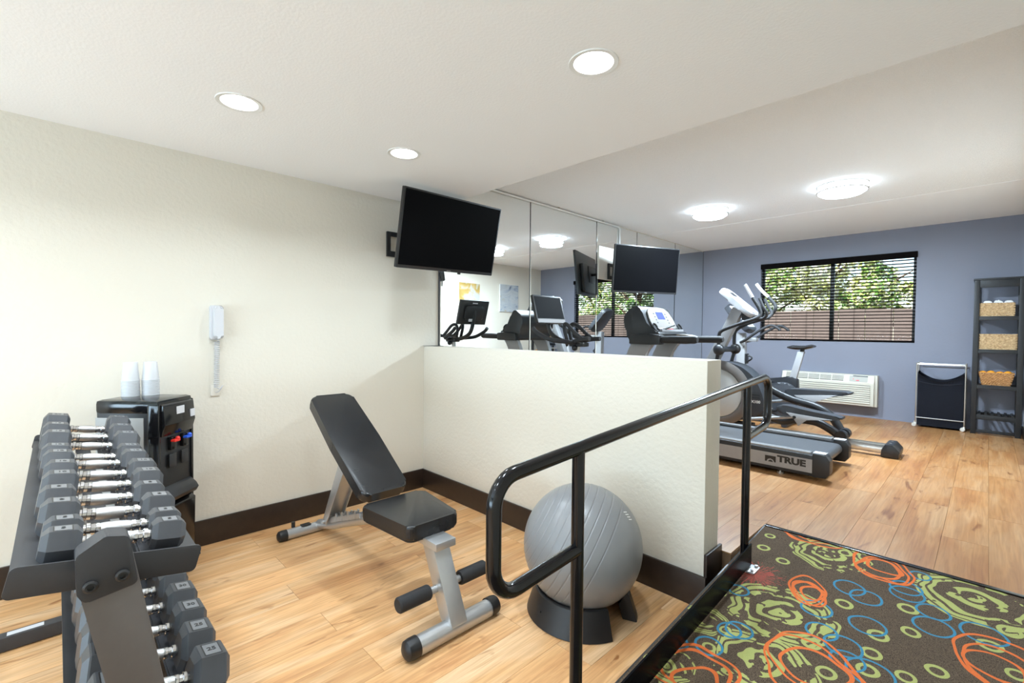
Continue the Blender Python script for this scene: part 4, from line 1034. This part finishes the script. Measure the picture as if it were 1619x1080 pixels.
# ------------------------------------------------------------------ upright bike
YK = 4.2
bk = thing('upright_bike', 'upright exercise bike nearest the window wall', 'exercise bike', (1.4, YK, ZU))
bm = NB(); prism(bm, smoothpoly([(.98, .30), (1.3, .27), (1.68, .30), (1.80, .45), (1.79, .68), (1.66, .76), (1.5, .73), (1.35, .72), (1.12, .78), (.99, .62)], 4), YK - .09, YK + .09, 'xz', .025); hb = obj('body_shell', bm, midpl, bk)
for x in (.95, 1.72):
    bm = NB(); cyl(bm, (x, YK - .27, ZU + .035), (x, YK + .27, ZU + .035), .035, 16); st = obj('stabilizer', bm, midpl, bk)
bm = NB(); box(bm, .92, 1.75, YK - .04, YK + .04, .26, .33, .01); obj('base_beam', bm, midpl, bk)
bm = NB(); prism(bm, [(1.08, .6), (1.20, .6), (1.172, 1.36), (1.072, 1.36)], YK - .045, YK + .045, 'xz', .012); obj('mast', bm, silver2, bk)
cA = Vector((1.265, YK, 1.42)); cB = Vector((.985, YK, 1.735)); uv = (cB - cA).normalized(); Mk = basis(cA, (0, 1, 0), uv); LE = (cB - cA).length
bm = NB(); prism(bm, smoothpoly([(-.15, .0), (.15, .0), (.15, LE * .55), (.11, LE), (-.11, LE), (-.15, LE * .55)], 3), -.075, 0, 'xy', .018); bm.transform(Mk); kc = obj('console', bm, midpl, bk)
bm = NB(); prism(bm, roundrect(.25, LE - .05, .03, 4, 0, LE / 2), -.002, .004, 'xy', .001); bm.transform(Mk); kf = obj('console_face', bm, white_pl, kc)
bm = NB(); prism(bm, roundrect(.13, .08, .005, 2, 0, LE * .62), .003, .006, 'xy'); bm.transform(Mk); obj('display', bm, darkpl, kc)
for s in (-1, 1):
    bm = NB(); tube(bm, smoothpath([(1.13, YK + s * .04, 1.24), (1.22, YK + s * .14, 1.27), (1.36, YK + s * .17, 1.37), (1.47, YK + s * .17, 1.435), (1.535, YK + s * .17, 1.455), (1.59, YK + s * .17, 1.43), (1.63, YK + s * .17, 1.395)], 5), .0165, 12); obj('handlebar', bm, foam, bk)
bm = NB(); box(bm, 1.14, 1.32, YK - .04, YK + .04, 1.25, 1.30, .01); obj('bar_clamp', bm, silver, bk)
bm = NB(); box(bm, 1.185, 1.2, YK - .05, YK + .05, .96, 1.09, .003)
tube(bm, fillet([(1.19, YK, 1.075), (1.275, YK, 1.04), (1.19, YK, .975)], .02, 4), .01, 8); obj('bottle_holder', bm, blackplastic, bk)
bm = NB(); prism(bm, [(1.685, .76), (1.765, .77), (1.852, 1.14), (1.782, 1.14)], YK - .028, YK + .028, 'xz', .006); obj('seat_post', bm, silver2, bk)
bm = NB(); prism(bm, [(1.60, .72), (1.80, .64), (1.79, .80), (1.73, .83), (1.66, .81), (1.45, .79), (1.45, .74)], YK - .05, YK + .05, 'xz', .014); cl = obj('post_collar', bm, darkpl, bk)
bm = NB(); sphere(bm, (1.50, YK - .075, .755), .02, 12, 8); cyl(bm, (1.50, YK, .755), (1.50, YK - .07, .755), .008, 8); obj('adjust_knob', bm, nickel, cl)
bm = NB()
rows = []
for x, w, zt, zb in ((1.665, .022, 1.197, 1.178), (1.72, .03, 1.215, 1.165), (1.79, .05, 1.213, 1.16), (1.86, .085, 1.215, 1.165), (1.92, .10, 1.228, 1.18), (1.955, .075, 1.22, 1.195)):
    rows.append([bm.verts.new((x, YK + w * math.cos(2 * PI * k / 14), (zt + zb) / 2 + (zt - zb) / 2 * math.sin(2 * PI * k / 14))) for k in range(14)])
for a, b_ in zip(rows, rows[1:]): bridge(bm, a, b_)
bm.faces.new(rows[0]); bm.faces.new(rows[-1]); obj('saddle', bm, vinyl, bk)
bm = NB(); cyl(bm, (1.82, YK, 1.13), (1.83, YK, 1.17), .022, 12); obj('saddle_clamp', bm, blackplastic, bk)
for s, dx, dz in ((-1, .13, -.09), (1, -.13, .09)):
    bm = NB(); tube(bm, [(1.42, YK + s * .10, .50), (1.42 + dx, YK + s * .115, .50 + dz)], .014, 10); cyl(bm, (1.42, YK, .5), (1.42, YK + s * .12, .5), .025, 14); ck = obj('crank', bm, chrome, bk)
    bm = NB(); box(bm, 1.42 + dx - .055, 1.42 + dx + .055, YK + s * .17 - .05, YK + s * .17 + .05, .50 + dz - .014, .50 + dz + .014, .006); obj('pedal', bm, blackplastic, ck)

# ------------------------------------------------------------------ spin bike with monitor
YS = .99
sp = thing('spin_bike', 'black spin bike with tilted monitor behind the half wall', 'exercise bike', (.9, YS, ZU))
for x in (.42, 1.42):
    bm = NB(); box(bm, x - .04, x + .04, YS - .26, YS + .26, ZU, ZU + .055, .012); obj('foot', bm, blackplastic, sp)
bm = NB(); tube(bm, fillet([(.42, YS, .30), (.72, YS, .42), (1.05, YS, .38), (1.42, YS, .29)], .1, 5), .035, 12); tube(bm, [(1.0, YS, .40), (.88, YS, .85), (.86, YS, 1.0)], .034, 12); tube(bm, [(.95, YS, .5), (1.25, YS, .95)], .034, 12); tube(bm, [(.90, YS, .80), (.58, YS, .55)], .025, 12); obj('frame', bm, blackplastic, sp)
bm = NB(); lathe(bm, [(0, -.016), (.05, -.02), (.2, -.012), (.235, -.014), (.235, .014), (.2, .012), (.05, .02), (0, .016)], 40, (.60, YS + .06, .53), (0, 1, 0)); obj('flywheel', bm, chrome, sp)
bm = NB(); prism(bm, smoothpoly([(.55, .43), (1.02, .36), (1.10, .45), (1.03, .56), (.62, .62), (.52, .53)], 4), YS - .075, YS - .02, 'xz', .012); obj('chain_guard', bm, darkpl, sp)
for s, dx, dz in ((-1, .12, .11), (1, -.12, -.11)):
    bm = NB(); cyl(bm, (1.0, YS, .46), (1.0, YS + s * .1, .46), .022, 12); tube(bm, [(1.0, YS + s * .09, .46), (1.0 + dx, YS + s * .1, .46 + dz)], .013, 10); ck = obj('crank', bm, chrome, sp)
    bm = NB(); box(bm, 1.0 + dx - .05, 1.0 + dx + .05, YS + s * .15 - .045, YS + s * .15 + .045, .46 + dz - .013, .46 + dz + .013, .005); obj('pedal', bm, blackplastic, ck)
bm = NB(); cyl(bm, (1.235, YS, .92), (1.29, YS, 1.03), .022, 14); obj('seat_post', bm, chrome, sp)
bm = NB(); rows = []
for x, w, zt, zb in ((1.13, .02, 1.065, 1.045), (1.20, .03, 1.075, 1.035), (1.28, .055, 1.075, 1.03), (1.35, .08, 1.08, 1.035), (1.40, .065, 1.078, 1.05)):
    rows.append([bm.verts.new((x, YS + w * math.cos(2 * PI * k / 14), (zt + zb) / 2 + (zt - zb) / 2 * math.sin(2 * PI * k / 14))) for k in range(14)])
for a, b_ in zip(rows, rows[1:]): bridge(bm, a, b_)
bm.faces.new(rows[0]); bm.faces.new(rows[-1]); obj('saddle', bm, vinyl, sp)
bm = NB(); cyl(bm, (.865, YS, .95), (.895, YS, 1.235), .024, 14); hp = obj('bar_post', bm, silver, sp)
bm = NB(); box(bm, .83, .985, YS - .045, YS + .045, 1.225, 1.262, .012); sphere(bm, (.90, YS - .05, 1.215), .026, 14, 10); obj('bar_clamp', bm, blackplastic, sp)
for s in (-1, 1):
    bm = NB()
    tube(bm, smoothpath([(.90, YS + s * .02, 1.262), (.88, YS + s * .12, 1.268), (.76, YS + s * .205, 1.285), (.62, YS + s * .225, 1.345), (.57, YS + s * .225, 1.385)], 6), .0185, 12)
    tube(bm, smoothpath([(.90, YS + s * .06, 1.27), (.98, YS + s * .07, 1.29), (1.075, YS + s * .075, 1.297)], 4), .019, 12)
    tube(bm, smoothpath([(1.0, YS + s * .07, 1.292), (.92, YS + s * .075, 1.345), (.84, YS + s * .07, 1.41), (.79, YS + s * .05, 1.42), (.775, YS + s * .035, 1.37), (.80, YS + s * .03, 1.28)], 5), .0165, 12)
    obj('handlebar', bm, foam, sp)
# monitor: corners fitted from both the direct and the mirrored view
mc = Vector((.566, YS, 1.558)); nv = Vector((.25, 0, .07)).normalized(); uv = Vector((-.07, 0, .25)).normalized()
Mm = Matrix(((0, uv.x, nv.x, mc.x), (1, uv.y, nv.y, mc.y), (0, uv.z, nv.z, mc.z), (0, 0, 0, 1)))
bm = NB(); prism(bm, roundrect(.395, .268, .008, 3), -.028, 0, 'xy', .004); bm.transform(Mm); mo = obj('monitor', bm, blackplastic, sp)
bm = NB(); prism(bm, roundrect(.365, .205, .003, 2, 0, .016), -.001, .0015, 'xy'); bm.transform(Mm); obj('monitor_screen', bm, monitor_m, mo)
bm = NB(); box(bm, -.19, .19, -.128, -.094, -.001, .003); bm.transform(Mm); obj('speaker_bar', bm, rackgrey, mo)
bm = NB(); prism(bm, roundrect(.26, .16, .03, 4, 0, .0), -.05, -.026, 'xy', .014); bm.transform(Mm); obj('monitor_back', bm, blackplastic, mo)
bm = NB(); box(bm, -.035, .035, .098, .110, -.0295, -.0278); box(bm, -.07, -.02, -.095, -.065, -.0515, -.0495); bm.transform(Mm); obj('back_badge', bm, white_pl, mo)
bm = NB(); tube(bm, smoothpath([(.90, YS, 1.262), (.74, YS, 1.268), (.60, YS, 1.33), (.545, YS, 1.45), (.525, YS, 1.575)], 6), .021, 12); obj('monitor_arm', bm, blackplastic, sp)

# ------------------------------------------------------------------ wall heater and air unit
PX0, PX1, PZ0, PZ1, PYF = 1.27, 2.395, .395, .812, YB - .165
pt = thing('wall_air_unit', 'almond heater and air-conditioner unit low on the blue wall', 'air conditioner', (1.83, YB, PZ0))
bm = NB(); box(bm, PX0, PX1, PYF + .045, YB - .001, PZ0, PZ1, .01); obj('cabinet', bm, ptac_m, pt)
bm = NB(); prism(bm, [(PYF, PZ0 + .01), (PYF + .05, PZ0 + .0), (PYF + .05, PZ1), (PYF + .04, PZ1), (PYF, PZ1 - .10)], PX0 + .006, PX1 - .03, 'yz', .008); fr = obj('front_cover', bm, ptac_m, pt)
bm = NB(); box(bm, PX0 + .05, PX1 - .07, PYF - .0025, PYF + .002, PZ0 + .036, PZ0 + .285); obj('louvre_shade', bm, ptac_shade, fr)  # flat dark plate painting the shade between the louvres
for k in range(9):
    z = PZ0 + .04 + k * .027; bm = NB(); prism(bm, [(PYF - .014, z - .001), (PYF - .001, z + .006), (PYF - .001, z + .022), (PYF - .014, z + .017)], PX0 + .05, PX1 - .07, 'yz', .002); obj('louvre', bm, ptac_m, pt)
sl = math.atan2(.10, .04); n2 = Vector((0, -.10, .04)).normalized()
o0 = Vector((0, PYF, PZ1 - .10)); u2v = Vector((0, .04, .10)).normalized()
Mg = basis(o0, (1, 0, 0), u2v)
bm = NB(); box(bm, PX0 + .06, PX1 - .36, .012, .092, .0005, .002); bm.transform(Mg); gr = obj('air_grille', bm, ptac_shade, fr)
for k in range(6):
    bm = NB(); x = PX0 + .06 + (PX1 - .36 - PX0 - .06) * k / 5; box(bm, x - .004, x + .004, .010, .094, 0, .008); bm.transform(Mg); obj('grille_bar', bm, ptac_m, gr)
for k in range(4):
    bm = NB(); box(bm, PX0 + .06, PX1 - .36, .024 + k * .018, .032 + k * .018, 0, .006); bm.transform(Mg); obj('grille_slat', bm, ptac_m, gr)
bm = NB(); box(bm, PX1 - .30, PX1 - .10, .010, .094, .0005, .003, .001); bm.transform(Mg); kp = obj('control_panel', bm, mat('control_grey', (.38, .37, .33), .5), fr)
bm = NB(); box(bm, PX1 - .26, PX1 - .10, .082, .096, .002, .006); bm.transform(Mg); obj('display_strip', bm, print_black, kp)
bm = NB(); box(bm, PX1 - .225, PX1 - .19, .022, .034, .002, .006); box(bm, PX1 - .26, PX1 - .25, .04, .05, .002, .006); bm.transform(Mg); obj('button', bm, print_red, kp)

# ------------------------------------------------------------------ tower shelf with baskets
SX0, SX1, SY0, SY1 = 3.275, 3.672, 5.25, YB - .012
sh = thing('tower_shelf', 'tall narrow black-brown open shelf in the far right corner', 'shelf', (3.47, 5.40, ZU))
for x in (SX0, SX1 - .045):
    for y in (SY0, SY1 - .03):
        bm = NB(); box(bm, x, x + .045, y, y + .03, ZU, 1.985, .003); obj('leg', bm, shelfm, sh)
bm = NB(); box(bm, SX0 - .008, SX1 + .008, SY0 - .008, SY1, 1.985, 2.005, .003); obj('top_board', bm, shelfm, sh)
bm = NB(); box(bm, SX0 + .045, SX1 - .045, SY0 + .004, SY0 + .02, 1.90, 1.985, .002); obj('top_apron', bm, shelfm, sh)
for z in (1.575, 1.20, .795):
    bm = NB(); box(bm, SX0 + .002, SX1 - .002, SY0 + .006, SY1 - .004, z - .02, z, .002); bb = obj('shelf_board', bm, shelfm, sh)
    bm = NB(); box(bm, SX0 + .045, SX1 - .045, SY0 + .003, SY0 + .02, z - .045, z - .018, .002); obj('shelf_apron', bm, shelfm, bb)
for ya_ in (SY0 + .004, SY1 - .022):
    bm = NB(); box(bm, SX0 + .045, SX1 - .045, ya_, ya_ + .018, .40, .455, .002); obj('slat_rail', bm, shelfm, sh)
for k in range(6):
    x = SX0 + .06 + k * .052; bm = NB(); box(bm, x, x + .022, SY0 + .01, SY1 - .01, .455, .47, .002); obj('slat', bm, shelfm, sh)
bm = NB(); box(bm, SX0 + .045, SX1 - .045, SY0 + .004, SY0 + .022, .25, .285, .002); obj('bottom_rail', bm, shelfm, sh)
def basket(label, x0, x1, y0, y1, z0, h, taper, m):
    t = thing('wicker_basket', label, 'basket', ((x0 + x1) / 2, (y0 + y1) / 2, z0), group='wicker baskets on the shelf')
    cx, cy = (x0 + x1) / 2, (y0 + y1) / 2; rows = max(6, int(h / .0135)); w, d = (x1 - x0) / 2, (y1 - y0) / 2
    bm = NB(); box(bm, cx - w * taper + .004, cx + w * taper - .004, cy - d * taper + .004, cy + d * taper - .004, z0 + .001, z0 + .008); obj('basket_base', bm, m, t)
    for r in range(rows):
        f = (r + .5) / rows; k = taper + (1 - taper) * f; a, b_ = w * k - .006, d * k - .006; z = z0 + .007 + f * (h - .007)
        per = []
        NX, NY = 22, 14
        loop = [(-a + 2 * a * i / NX, -b_) for i in range(NX)] + [(a, -b_ + 2 * b_ * i / NY) for i in range(NY)] + [(a - 2 * a * i / NX, b_) for i in range(NX)] + [(-a, b_ - 2 * b_ * i / NY) for i in range(NY)]
        bm = NB(); prev = None; first = None; n_ = len(loop)
        for i, (px, py) in enumerate(loop):
            ph_ = (1 if (i + r) % 2 else -1) * .0028; L_ = math.hypot(px, py); c = Vector((cx + px * (1 + ph_ / L_), cy + py * (1 + ph_ / L_), z + random.uniform(-.0012, .0012)))
            q = loop[(i + 1) % n_]; tn = Vector((q[0] - px, q[1] - py, 0)).normalized(); nr = Vector((tn.y, -tn.x, 0))
            rg = [bm.verts.new(c + nr * (.005 * math.cos(2 * PI * k2 / 6)) + Vector((0, 0, .0078 * math.sin(2 * PI * k2 / 6)))) for k2 in range(6)]
            if prev: bridge(bm, prev, rg)
            else: first = rg
            prev = rg
        bridge(bm, prev, first); obj('weave_row', bm, m, t)
    return t
basket('honey wicker basket of white towels on the shelf\'s upper level', 3.32, 3.60, 5.27, 5.50, 1.575, .15, 1., wick1)
basket('honey wicker basket on the shelf\'s middle level', 3.324, 3.624, 5.27, 5.50, 1.20, .175, 1., wick1)
basket('tapered brown wicker basket holding oranges on the lower level', 3.325, 3.615, 5.265, 5.50, .795, .145, .8, wick2)
for k, (x, y, lab) in enumerate(((3.385, 5.33, 'left folded white towel in the upper basket'), (3.47, 5.34, 'middle folded white towel in the upper basket'), (3.55, 5.33, 'right folded white towel in the upper basket'))):
    bm = NB(); prism(bm, smoothpoly([(x - .042, 1.60), (x - .046, 1.68), (x - .03, 1.742 + .006 * (k % 2)), (x, 1.75), (x + .03, 1.742), (x + .046, 1.68), (x + .042, 1.60)], 4), y - .045, y + .14, 'xz', .01)
    tag(obj('towel', bm, towel), lab, 'towel', 'towels in the upper basket')
for k, (x, y, lab) in enumerate(((3.365, 5.32, 'leftmost orange in the lower basket'), (3.43, 5.318, 'orange second from left in the lower basket'), (3.50, 5.32, 'orange third from left in the lower basket'), (3.562, 5.322, 'rightmost orange in the lower basket'))):
    bm = NB(); sphere(bm, (x, y, .918 + (k % 2) * .006), .037, 20, 14); tag(obj('orange', bm, orange), lab, 'orange', 'oranges in the lower basket')

# ------------------------------------------------------------------ laundry hamper
hm = thing('laundry_hamper', 'navy cloth laundry bag on a wheeled metal frame by the shelf', 'hamper', (3.02, 5.38, ZU))
HX0, HX1, HY0, HY1 = 2.795, 3.225, 5.28, 5.50
for x in (HX0, HX1):
    for y in (HY0, HY1):
        bm = NB(); cyl(bm, (x, y, .285), (x, y, 1.02), .0075, 12); obj('post', bm, nickel, hm)
        bm = NB(); lathe(bm, [(0, -.01), (.02, -.01), (.024, -.006), (.024, .006), (.02, .01), (0, .01)], 18, (x - .012, y - .012, ZU + .0245), (.5, 1, 0)); box(bm, x - .012, x + .006, y - .012, y + .01, .262, .29, .003); obj('caster', bm, clear, hm)
bm = NB()
for y in (HY0, HY1): cyl(bm, (HX0, y, 1.0), (HX1, y, 1.0), .007, 10)
for x in (HX0, HX1): cyl(bm, (x, HY0, 1.0), (x, HY1, 1.0), .007, 10)
obj('top_bar', bm, nickel, hm)
bm = NB(); cyl(bm, (HX0, HY0 - .002, .35), (HX1, HY0 - .002, .35), .0065, 10); cyl(bm, (HX0, HY1, .35), (HX1, HY1, .35), .0065, 10); obj('lower_bar', bm, nickel, hm)
bm = NB(); NXx = 16; g = []
rim = []
for side in (0, 1):
    y = HY0 + .008 if side == 0 else HY1 - .008; cols = []
    for i in range(NXx + 1):
        f = i / NXx; x = HX0 + .01 + (HX1 - HX0 - .02) * f; top = .90 - .105 * math.sin(PI * f) ** .8 - (.0 if side == 0 else -.015)
        col = []
        for j in range(11):
            h = j / 10; z = .255 + (top - .255) * h
            bulge = .012 * math.sin(PI * h) * math.sin(PI * f) * (-1 if side == 0 else 1) + .003 * math.sin(9 * f + 5 * h)
            col.append(bm.verts.new((x, y + bulge, z)))
        cols.append(col)
    for a, b_ in zip(cols, cols[1:]):
        for j in range(10): bm.faces.new((a[j], b_[j], b_[j + 1], a[j + 1]))
    g.append(cols)
for i in (0, NXx):
    for j in range(10): bm.faces.new((g[0][i][j], g[1][i][j], g[1][i][j + 1], g[0][i][j + 1]))
for i in range(NXx): bm.faces.new((g[0][i][0], g[0][i + 1][0], g[1][i + 1][0], g[1][i][0]))
bmesh.ops.solidify(bm, geom=bm.faces[:], thickness=.003); bg = obj('cloth_bag', bm, navy, hm, sharp=1.2)
bm = NB(); tube(bm, [(HX0 + .02 + (HX1 - HX0 - .04) * i / 12, HY0 - .002, .79 - .03 * math.sin(PI * i / 12)) for i in range(13)], .004, 8); obj('hem', bm, navy, bg)
